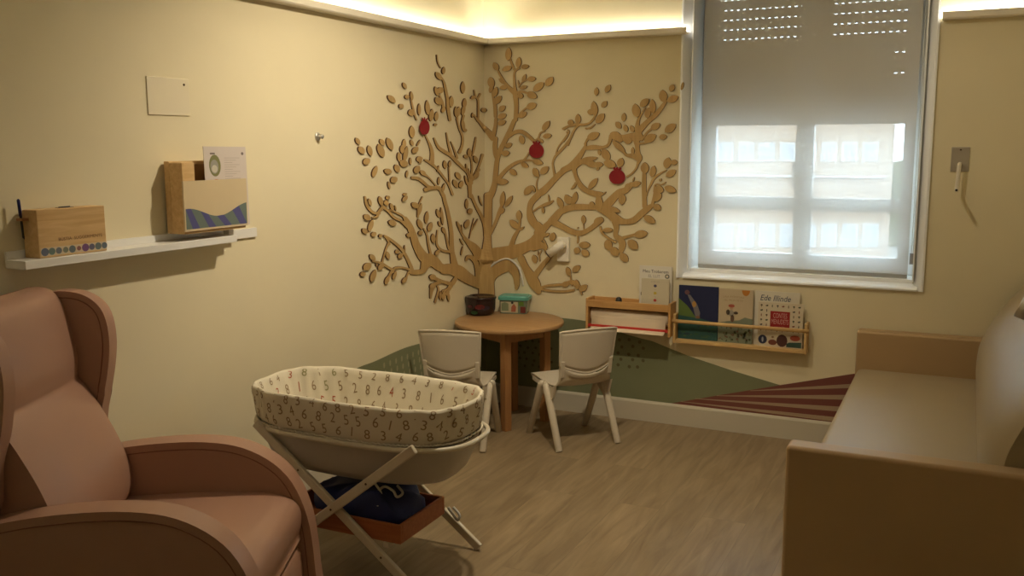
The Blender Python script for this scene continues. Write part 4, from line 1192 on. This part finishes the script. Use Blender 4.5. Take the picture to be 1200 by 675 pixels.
# ================================================================== CHILDREN'S CHAIRS
def kid_chair(loc, ang, label):
    e = empty('kids_chair', (loc[0], loc[1], 0), ang); tag(e, label, 'chair', None)
    # one shell: front lip -> seat -> lower back
    prof = [(0.185, 0.300, .145), (0.188, 0.318, .155), (0.178, 0.332, .162), (0.13, 0.336, .166), (0.04, 0.330, .168), (-0.06, 0.326, .167), (-0.115, 0.332, .160), (-0.148, 0.356, .152), (-0.162, 0.392, .150), (-0.170, 0.418, .150)]
    ps = spline([Vector(p) for p in prof], 3); rows = []
    for i, p in enumerate(ps):
        row_ = []
        for j in range(21):
            s = -1+j/10; dish = 0.010*(1-s*s) if -0.13 < p.x < 0.16 else 0.0
            y = s*p.z; x = p.x; z_ = p.y-dish
            if p.x < -0.11: x += 0.030*abs(s)**3*min(1, (-p.x-0.11)/0.05)          # curved back wraps forward
            if p.y > 0.39 and p.x < -0.1: z_ += 0.030*(abs(s)**4)-0.030*(1-s*s)      # dip in the middle: the slot
            row_.append(Vector((x, y, z_)))
        rows.append(row_)
    mb = MB(); mb.grid(rows, M_CHAIR); mb.build('seat_shell', e, solid=0.006)
    # side flanges under the seat
    for s in (-1, 1):
        mb = MB(); pr = [(0.150, 0.325), (0.060, 0.318), (-0.09, 0.318), (-0.125, 0.335), (-0.100, 0.262), (-0.04, 0.238), (0.01, 0.262), (0.04, 0.300), (0.10, 0.300), (0.150, 0.306)]
        slab(mb, pr, s*0.158, s*0.168, M_CHAIR); mb.build('side_flange', e, bevel=0.003)
    # uprights joining shell and back panel
    for s in (-1, 1):
        mb = MB(); mb.box((-0.007, -0.012, 0), (0.004, 0.010, 0.09), M_CHAIR, Matrix.Translation((-0.139, s*0.138, 0.375)) @ Matrix.Rotation(-0.16, 4, 'Y')); mb.build('upright', e, bevel=0.004)
    # back panel
    def bp(s, t):
        top = 0.628-0.010*s*s; bot = 0.440-0.044*(1-abs(s)**1.7)
        z_ = bot+(top-bot)*t; hw_ = 0.147+0.014*((z_-0.40)/0.22)
        return Vector((-0.160-0.16*(z_-0.40)+0.030*s*s-0.006, s*hw_, z_))
    rows = [[bp(-1+j/10, i/8) for j in range(21)] for i in range(9)]
    mb = MB(); mb.grid(rows, M_CHAIR); pan = mb.build('backrest', e, solid=0.007)
    edge = [bp(-1+j/12, 0) for j in range(25)]+[bp(1, i/6) for i in range(1, 7)]+[bp(1-j/12, 1) for j in range(1, 25)]+[bp(-1, 1-i/6) for i in range(1, 6)]
    mb = MB(); mb.tube(edge, 0.0065, M_CHAIR, 8, closed=True); mb.build('backrest_rim', pan)
    for sx in (1, -1):
        for sy in (1, -1):
            mb = MB(); a_ = Vector((0.028*sx, 0.170*sy, 0.312)); c_ = Vector((0.183*sx, 0.172*sy, 0.0))
            mb.tube([a_+Vector((-0.02*sx, 0, 0.005)), a_, a_+(c_-a_)*0.08, c_+(a_-c_)*0.01, c_], [0.014, 0.0205, 0.0205, 0.0180, 0.0160], M_CHAIR, 14); mb.build('leg', e)
    return e
kid_chair((0.228, -0.757), math.radians(103.5), 'ivory plastic children\'s chair left of the table, partly behind the bassinet')
kid_chair((0.763, -0.475), math.radians(139.5), 'ivory plastic children\'s chair standing right of the table, seen whole')

# ================================================================== WING ARMCHAIR
th = math.radians(25)
AO = (0.757-(0.43*math.cos(math.radians(25))-0.35*math.sin(math.radians(25))), -2.644-(0.43*math.sin(math.radians(25))+0.35*math.cos(math.radians(25))), 0)
ac = empty('wing_armchair', AO, th); tag(ac, 'salmon leatherette wing armchair in the left foreground', 'armchair')
def P2(pts, n=5): return [(p.x, p.y) for p in spline([(a, b_, 0) for a, b_ in pts], n, closed=True)]
armprof = P2([(-0.39, 0.10), (-0.395, 0.35), (-0.37, 0.55), (-0.28, 0.598), (-0.10, 0.632), (0.10, 0.642), (0.24, 0.615), (0.35, 0.535), (0.41, 0.40), (0.43, 0.22), (0.43, 0.08), (0.30, 0.05), (0.0, 0.05), (-0.34, 0.05)])
def inset(pr, d):
    n = len(pr); out = []
    for i in range(n):
        a_ = Vector(pr[i-1]); c_ = Vector(pr[(i+1) % n]); t = (c_-a_).normalized(); nn = Vector((-t.y, t.x)); p = Vector(pr[i])
        out.append((p.x+nn.x*d, p.y+nn.y*d))
    cxm = sum(p[0] for p in pr)/n; czm = sum(p[1] for p in pr)/n
    if sum((Vector(o_)-Vector((cxm, czm))).length for o_ in out) > sum((Vector(o_)-Vector((cxm, czm))).length for o_ in pr): return inset(pr, -d)
    return out
for s in (1, -1):
    v0, v1 = sorted((s*0.242, s*0.322))
    mb = MB(); slab(mb, armprof, v0, v1, M_LEATHER); ar = mb.build('armrest', ac, bevel=0.022, seg=6)
    ins = inset(armprof, 0.024)
    for vv in (v0-0.0002, v1+0.0002):
        mb = MB(); mb.tube([(x, vv, z_) for x, z_ in ins], 0.0018, M_THREAD, 6, closed=True); mb.build('seam', ar)
wingprof = P2([(-0.39, 0.60), (-0.40, 0.85), (-0.405, 1.02), (-0.39, 1.09), (-0.33, 1.118), (-0.25, 1.108), (-0.195, 1.06), (-0.178, 0.97), (-0.190, 0.86), (-0.220, 0.74), (-0.250, 0.60)])
for s in (1, -1):
    mb = MB(); v0, v1 = sorted((s*0.238, s*0.292))
    slab(mb, wingprof, v0, v1, M_LEATHER)
    def tw_(v):
        if s < 0: v = Vector((v.x-(0.030 if v.x > -0.35 else 0), v.y, v.z))
        k = max(0.0, (v.x+0.36)/0.22); return Vector((v.x, v.y+s*0.02*k-s*0.01*(1.0 if v.z > .8 else 0), v.z))
    mb.v = [tw_(v) for v in mb.v]
    wg = mb.build('wing', ac, bevel=0.018, seg=6)
    ins = inset(wingprof, 0.020)
    for vv in (v0-0.0002, v1+0.0002):
        mb = MB(); mb.tube([tw_(Vector((x, vv, z_))) for x, z_ in ins], 0.0018, M_THREAD, 6, closed=True); mb.build('seam', wg)
# backrest: padded surface with a crease at 0.85
def pad(mb, prof, half, crown, m, nv=16, rnd=0.05, rear=-0.40):
    """prof: (u,z) of the front surface bottom->top; closed padded block back to u=rear"""
    rows = []
    for (u, z_) in prof:
        row_ = []
        for j in range(nv+1):
            s = -1+2*j/nv; fall = crown*(1-(1-abs(s)**3.2)); row_.append(Vector((u-fall, s*half, z_)))
        rows.append(row_)
    mb.grid(rows, m)
    rb = [[Vector((rear, (-1+2*j/nv)*half, z_)) for j in range(nv+1)] for (u, z_) in prof]
    mb.grid(rb, m)
    for j in (0, nv): mb.grid([[rows[i][j], rb[i][j]] for i in range(len(prof))], m)
    for i in (0, -1): mb.grid([rows[i], rb[i]], m)
bkp = [(p.x, p.y) for p in spline([(-0.17, 0.44, 0), (-0.122, 0.485, 0), (-0.118, 0.56, 0), (-0.150, 0.66, 0), (-0.200, 0.76, 0), (-0.240, 0.825, 0), (-0.262, 0.850, 0), (-0.262, 0.872, 0), (-0.260, 0.92, 0), (-0.273, 1.0, 0), (-0.290, 1.07, 0), (-0.312, 1.112, 0), (-0.35, 1.130, 0), (-0.40, 1.130, 0)], 6)]
mb = MB(); pad(mb, bkp, 0.238, 0.016, M_LEATHER, rear=-0.405); mb.build('backrest', ac)
mb = MB(); mb.box((-0.405, -0.22, 0.40), (-0.37, 0.22, 0.88), M_LEATHER); mb.build('back_panel', ac, bevel=0.02)
seatprof = P2([(-0.30, 0.32), (-0.30, 0.455), (-0.12, 0.470), (0.10, 0.482), (0.28, 0.480), (0.36, 0.462), (0.392, 0.42), (0.385, 0.35), (0.35, 0.31), (0.0, 0.30)])
mb = MB(); slab(mb, seatprof, -0.2385, 0.2385, M_LEATHER); mb.build('seat_cushion', ac, bevel=0.022, seg=5)
footprof = P2([(0.30, 0.10), (0.37, 0.09), (0.392, 0.14), (0.388, 0.28), (0.36, 0.305), (0.30, 0.29)])
mb = MB(); slab(mb, footprof, -0.234, 0.234, M_LEATHER); mb.build('footrest', ac, bevel=0.014, seg=4)
mb = MB(); mb.box((-0.42, -0.235, 0.06), (0.30, 0.235, 0.30), M_LEATHER); mb.build('base_frame', ac)
for sx in (-0.34, 0.34):
    for sy in (-0.295, 0.295):
        mb = MB(); mb.lathe([(0, 0.0), (0.018, 0.0), (0.024, 0.055), (0, 0.055)], M_BLACK, (sx, sy, 0), 16); mb.build('foot', ac)

# ================================================================== BASSINET ON STAND
BC = (0.630, -2.187)
ba = empty('bassinet', (BC[0], BC[1], 0), 0.007); tag(ba, 'baby bassinet with numeral print liner on a crossed leg stand', 'bassinet')
EX = 2.9
def sel(t, L_, W_, ex=EX):
    c, s = math.cos(t), math.sin(t); return (L_/2*math.copysign(abs(c)**(2/ex), c), W_/2*math.copysign(abs(s)**(2/ex), s))
def loft(mb, levels, m, n=96, cap_bottom=False):
    rows = [[Vector((*sel(2*PI*k/n, L_, W_), z_)) for k in range(n)] for (L_, W_, z_) in levels]
    mb.grid(rows, m, wrap=True)
    if cap_bottom: mb.poly(list(reversed(rows[0])), m)
mb = MB(); loft(mb, [(0.66, 0.30, 0.375), (0.72, 0.34, 0.380), (0.78, 0.385, 0.41), (0.83, 0.425, 0.47), (0.870, 0.455, 0.530)], M_TUB, cap_bottom=True); mb.build('tub', ba)
mb = MB(); n = 96; mb.tube([Vector((*sel(2*PI*k/n, 0.905, 0.476), 0.530))+Vector((0.012, 0, 0)) for k in range(n)], 0.0095, M_STAND, 10, closed=True); mb.build('tub_rim', ba)
# liner : outer skirt, rolled rim, inner wall
def lump(t, z_): return 0.0025*math.sin(9*t+1.3)+0.0018*math.sin(17*t+z_*30)+0.0015*math.sin(31*t)
def liner_pt(t, v):
    # v: 0 hem .. 1 rim crest outer .. 1.25 crest .. 2.2 inner floor
    keys = [(0.0, 0.862, 0.452, 0.545), (0.15, 0.880, 0.462, 0.560), (0.5, 0.895, 0.472, 0.600), (0.9, 0.905, 0.476, 0.648), (1.05, 0.905, 0.474, 0.664), (1.18, 0.890, 0.458, 0.672), (1.32, 0.868, 0.436, 0.662), (1.5, 0.850, 0.415, 0.630), (1.9, 0.80, 0.37, 0.54), (2.2, 0.74, 0.33, 0.47)]
    for a_, c_ in zip(keys, keys[1:]):
        if v <= c_[0]+1e-9:
            k = (v-a_[0])/(c_[0]-a_[0]); L_, W_, z_ = [a_[i]+(c_[i]-a_[i])*k for i in (1, 2, 3)]; break
    q = lump(t, z_); dip = 0.0; x, y = sel(t, L_+2*q, W_+2*q)
    zz = z_ + (0.003*math.sin(3*t+0.5)+0.0012*math.sin(13*t))*min(v, 1) + 0.012*(x/0.45)**2*0.0
    return Vector((x, y, zz))
vv_ = [0, .15, .3, .5, .7, .9, 1.0, 1.05, 1.12, 1.18, 1.25, 1.32, 1.4, 1.5, 1.7, 1.9, 2.2]
mb = MB(); n = 144; mb.grid([[liner_pt(2*PI*k/n, v) for k in range(n)] for v in vv_], M_FAB, wrap=True); 
# printed numerals laid on the cloth
per = []; acc = 0; prevp = None; NT = 720
for k in range(NT+1):
    p = Vector(sel(2*PI*k/NT, 0.90, 0.475)); acc += (p-prevp).length if prevp else 0; per.append(acc); prevp = p
def t_at(sarc):
    sarc %= per[-1]; lo, hi = 0, NT
    while hi-lo > 1:
        mid_ = (lo+hi)//2
        if per[mid_] <= sarc: lo = mid_
        else: hi = mid_
    return 2*PI*(lo+(sarc-per[lo])/max(per[hi]-per[lo], 1e-9))/NT
digs = ['5', '8', '3', '6', '2', '4', '1', '5', '6', '8']
rr = random.Random(11)
def print_digit(ch, s0, v0, size, outer, m, rot):
    vs_, fs = text_geo(ch); cr_, sr_ = math.cos(rot), math.sin(rot); out = []
    for (x, y, _) in vs_:
        X, Y = (x*cr_-y*sr_)*size, (x*sr_+y*cr_)*size
        if outer: s = s0+X; v = v0+Y/0.115
        else: s = s0-X; v = v0-Y/0.18
        t = t_at(s); v = min(max(v, 0.01), 2.19); p = liner_pt(t, v)
        e1 = liner_pt(t+0.01, v)-p; e2 = liner_pt(t, min(v+0.02, 2.2))-p; nn = e1.cross(e2).normalized()
        out.append(p+nn*0.0010)
    mb.add(out, fs, m)
per_n = int(per[-1]/0.058)
for r_i, v0 in enumerate((0.26, 0.62, 0.96)):
    for k in range(per_n):
        s0 = (k+0.5*(r_i % 2)+rr.uniform(-.1, .1))*0.058
        print_digit(digs[(k*3+r_i*4) % 10], s0, v0+rr.uniform(-.03, .03), 0.050, True, M_NUM, rr.uniform(-.3, .3))
for r_i, v0 in enumerate((1.38, 1.64, 1.90)):
    for k in range(per_n-3):
        s0 = (k+0.5*(r_i % 2)+rr.uniform(-.1, .1))*per[-1]/(per_n-3)
        m = M_NUM if rr.random() < .72 else (M_NUMR if rr.random() < .6 else M_NUMG)
        print_digit(digs[(k*3+r_i*7+1) % 10], s0, v0, 0.044, False, m, rr.uniform(-.3, .3))
mb.build('liner', ba, label='cream cotton liner printed with small numerals')
mb = MB(); n = 260
mb.tube([Vector((*sel(2*PI*k/n, 0.880+0.006*(k % 2), 0.466+0.006*(k % 2)), 0.545-0.004*(k % 2))) for k in range(n)], 0.0034, M_FAB, 5, closed=True); mb.build('lace_trim', ba)
mb = MB(); loft(mb, [(0.70, 0.31, 0.44), (0.76, 0.35, 0.455), (0.755, 0.345, 0.480), (0.70, 0.30, 0.490), (0.3, 0.10, 0.492), (0.02, 0.01, 0.492)], M_FAB); mb.build('mattress', ba)
# crossed legs
def bar(mb, a_, c_, wd, dp, m):
    a_, c_ = Vector(a_), Vector(c_); d = (c_-a_); L_ = d.length; d.normalize(); yv = Vector((0, 1, 0)); nv = d.cross(yv).normalized()
    Mx = Matrix(((d.x, yv.x, nv.x, a_.x), (d.y, yv.y, nv.y, a_.y), (d.z, yv.z, nv.z, a_.z), (0, 0, 0, 1)))
    mb.box((0, -dp/2, -wd/2), (L_, dp/2, wd/2), m, Mx)
for sy in (-1, 1):
    for sx in (-1, 1):
        off = 0.0 if sx < 0 else 0.019
        y = sy*(0.232-off)+0.0 if sy > 0 else sy*(0.232)+ (0.0 if sx > 0 else 0.019)
        a_ = (0.345*sx, y, 0.548); c_ = (-0.345*sx, y, 0.012)
        mb = MB(); bar(mb, a_, c_, 0.034, 0.018, M_STAND); lg_ = mb.build('leg', ba, bevel=0.005)
        mb = MB()
        for k in (0.28, 0.5, 0.78):
            p = Vector(a_)+(Vector(c_)-Vector(a_))*k; mb.tube([(p.x, y-0.0105, p.z), (p.x, y-0.007, p.z)], 0.0042, M_SCREW, 10)
        mb.build('bolt', lg_)
for x_, z_ in ((-0.30, 0.040), (0.30, 0.048), (0.0, 0.25)):
    pass
mb = MB(); mb.box((-0.212, -0.20, 0.158), (-0.190, 0.205, 0.180), M_STAND); mb.box((0.190, -0.20, 0.158), (0.212, 0.205, 0.180), M_STAND); mb.build('cross_bar', ba, bevel=0.003)
mb = MB(); mb.box((-0.30, -0.205, 0.488), (-0.275, 0.205, 0.505), M_STAND); mb.box((0.275, -0.205, 0.488), (0.30, 0.205, 0.505), M_STAND)
tr_ = empty('storage_tray', (0, 0, 0)); tr_.parent = ba
tx0, tx1, ty0, ty1, tz0, tz1 = -0.245, 0.262, -0.200, 0.110, 0.1815, 0.250
for nm, a_, c_ in (('tray_side', (tx0, ty0, tz0), (tx1, ty0+0.012, tz1)), ('tray_side', (tx0, ty1-0.012, tz0), (tx1, ty1, tz1)), ('tray_side', (tx0, ty0+0.012, tz0), (tx0+0.012, ty1-0.012, tz1)), ('tray_side', (tx1-0.012, ty0+0.012, tz0), (tx1, ty1-0.012, tz1)), ('tray_floor', (tx0+0.012, ty0+0.012, tz0), (tx1-0.012, ty1-0.012, tz0+0.006))):
    m_ = MB(); m_.box(a_, c_, M_TRAY); m_.build(nm, tr_, bevel=0.002)
# strap on the far right leg
mb = MB(); mb.tube(spline([(0.225, 0.205, 0.165), (0.245, 0.215, 0.130), (0.262, 0.212, 0.118), (0.268, 0.214, 0.14), (0.245, 0.208, 0.168)], 5), 0.006, M_CORD, 6); mb.build('strap', ba)
# navy drawstring bag in the tray
bg_ = empty('navy_bag', (BC[0]+0.035, BC[1]-0.05, 0.1885)); tag(bg_, 'navy blue drawstring bag lying in the tray under the bassinet', 'bag')
mb = MB(); rows = []; NV, NU = 22, 40
for i in range(NV+1):
    ph_ = -PI/2+PI*i/NV; row_ = []
    for k in range(NU):
        t = 2*PI*k/NU; cph = math.cos(ph_); 
        x, y = sel(t, 0.43*max(cph, 0.001)**0.45, 0.255*max(cph, 0.001)**0.45, 2.8)
        z_ = 0.062+0.062*math.copysign(abs(math.sin(ph_))**0.8, math.sin(ph_))
        if math.sin(ph_) > 0: z_ += 0.020*math.sin(6*t+3*ph_)*cph + 0.012*math.sin(x*45)*math.cos(y*38) + 0.022*max(0, 1-((x-0.05)/0.12)**2)
        row_.append(Vector((x, y, max(z_, 0.0))))
    rows.append(row_)
mb.grid(rows, M_BLUE, wrap=True); mb.build('bag_body', bg_)
mb = MB(); mb.tube(spline([(0.05, -0.035, 0.152), (0.07, -0.060, 0.158), (0.105, -0.080, 0.140), (0.125, -0.105, 0.112), (0.108, -0.112, 0.105), (0.095, -0.090, 0.135), (0.10, -0.05, 0.150), (0.135, -0.045, 0.138), (0.16, -0.06, 0.125), (0.165, -0.03, 0.130), (0.13, -0.01, 0.145)], 6), 0.0048, M_CORD, 8)
mb.tube(spline([(0.05, -0.035, 0.152), (0.02, -0.06, 0.150), (0.0, -0.05, 0.148), (0.015, -0.02, 0.152)], 6), 0.0048, M_CORD, 8); mb.build('drawstring', bg_)

# ================================================================== SOFA
so = empty('sofa', (2.55, -1.06, 0)); tag(so, 'beige leatherette sofa along the right wall below the window', 'sofa')
SO = Vector((2.55, -1.06, 0))
def spart(mb, name, **k):
    mb.v = [v-SO for v in mb.v]; return mb.build(name, so, **k)
mb = MB(); mb.box((2.135, -2.130, 0.02), (3.03, -2.045, 0.635), M_SOFAARM); spart(mb, 'armrest', bevel=0.014, seg=4)
mb = MB(); mb.box((2.135, -0.100, 0.02), (3.03, -0.012, 0.632), M_SOFAARM); spart(mb, 'armrest', bevel=0.014, seg=4)
mb = MB(); mb.box((2.145, -2.043, 0.245), (2.72, -0.102, 0.445), M_SOFA); spart(mb, 'seat_cushion', bevel=0.030, seg=5)
mb = MB(); mb.box((2.155, -2.043, 0.04), (2.98, -0.102, 0.243), M_SOFAARM); spart(mb, 'base', bevel=0.006)
mb = MB(); mb.box((2.112, -1.99, 0.325), (2.146, -1.86, 0.40), M_SOFAARM); spart(mb, 'pull_tab', bevel=0.010)
bprof = [(p.x, p.y) for p in spline([(2.735, 0.40, 0), (2.690, 0.45, 0), (2.672, 0.54, 0), (2.674, 0.64, 0), (2.700, 0.72, 0), (2.738, 0.795, 0), (2.80, 0.886, 0), (2.86, 0.950, 0), (2.93, 0.985, 0), (2.99, 0.975, 0), (3.02, 0.90, 0), (3.03, 0.6, 0), (3.02, 0.40, 0)], 4)]
def bk_pt(u_, z_, y, s): return Vector((min(u_+0.062*abs(s)**9, 3.035), y, z_))
mb = MB(); ny = 48
rows = [[bk_pt(u_, z_, -2.036+(1.934-0.006)*j/ny, -1+2*j/ny) for j in range(ny+1)] for u_, z_ in bprof]
mb.grid(rows, M_SOFA); mb.poly([r_[0] for r_ in rows], M_SOFA); mb.poly([r_[-1] for r_ in rows][::-1], M_SOFA); spart(mb, 'backrest')
# brushed metal reading lamp over the sofa, its head just inside the right edge of view
rl = empty('reading_lamp', (RX, -2.0, 1.13)); tag(rl, 'brushed metal reading lamp above the sofa at the right edge', 'lamp')
mb = MB(); mb.box((-0.012, -0.035, -0.06), (-0.0005, 0.035, 0.06), M_STEEL); mb.build('wall_plate', rl, bevel=0.003)
mb = MB(); mb.tube(spline([(-0.010, 0, 0), (-0.06, 0, 0.015), (-0.16, 0, 0.025), (-0.235, 0, 0.010)], 5), 0.006, M_STEEL, 10); mb.build('arm', rl)
mb = MB(); a_ = Vector((-0.255, 0, 0.02)); c_ = Vector((-0.290, -0.01, -0.075)); mb.tube([a_, a_+(c_-a_)*0.1, c_], [0.020, 0.028, 0.032], M_STEEL, 24); mb.build('lamp_head', rl)

bpy.context.view_layer.update()
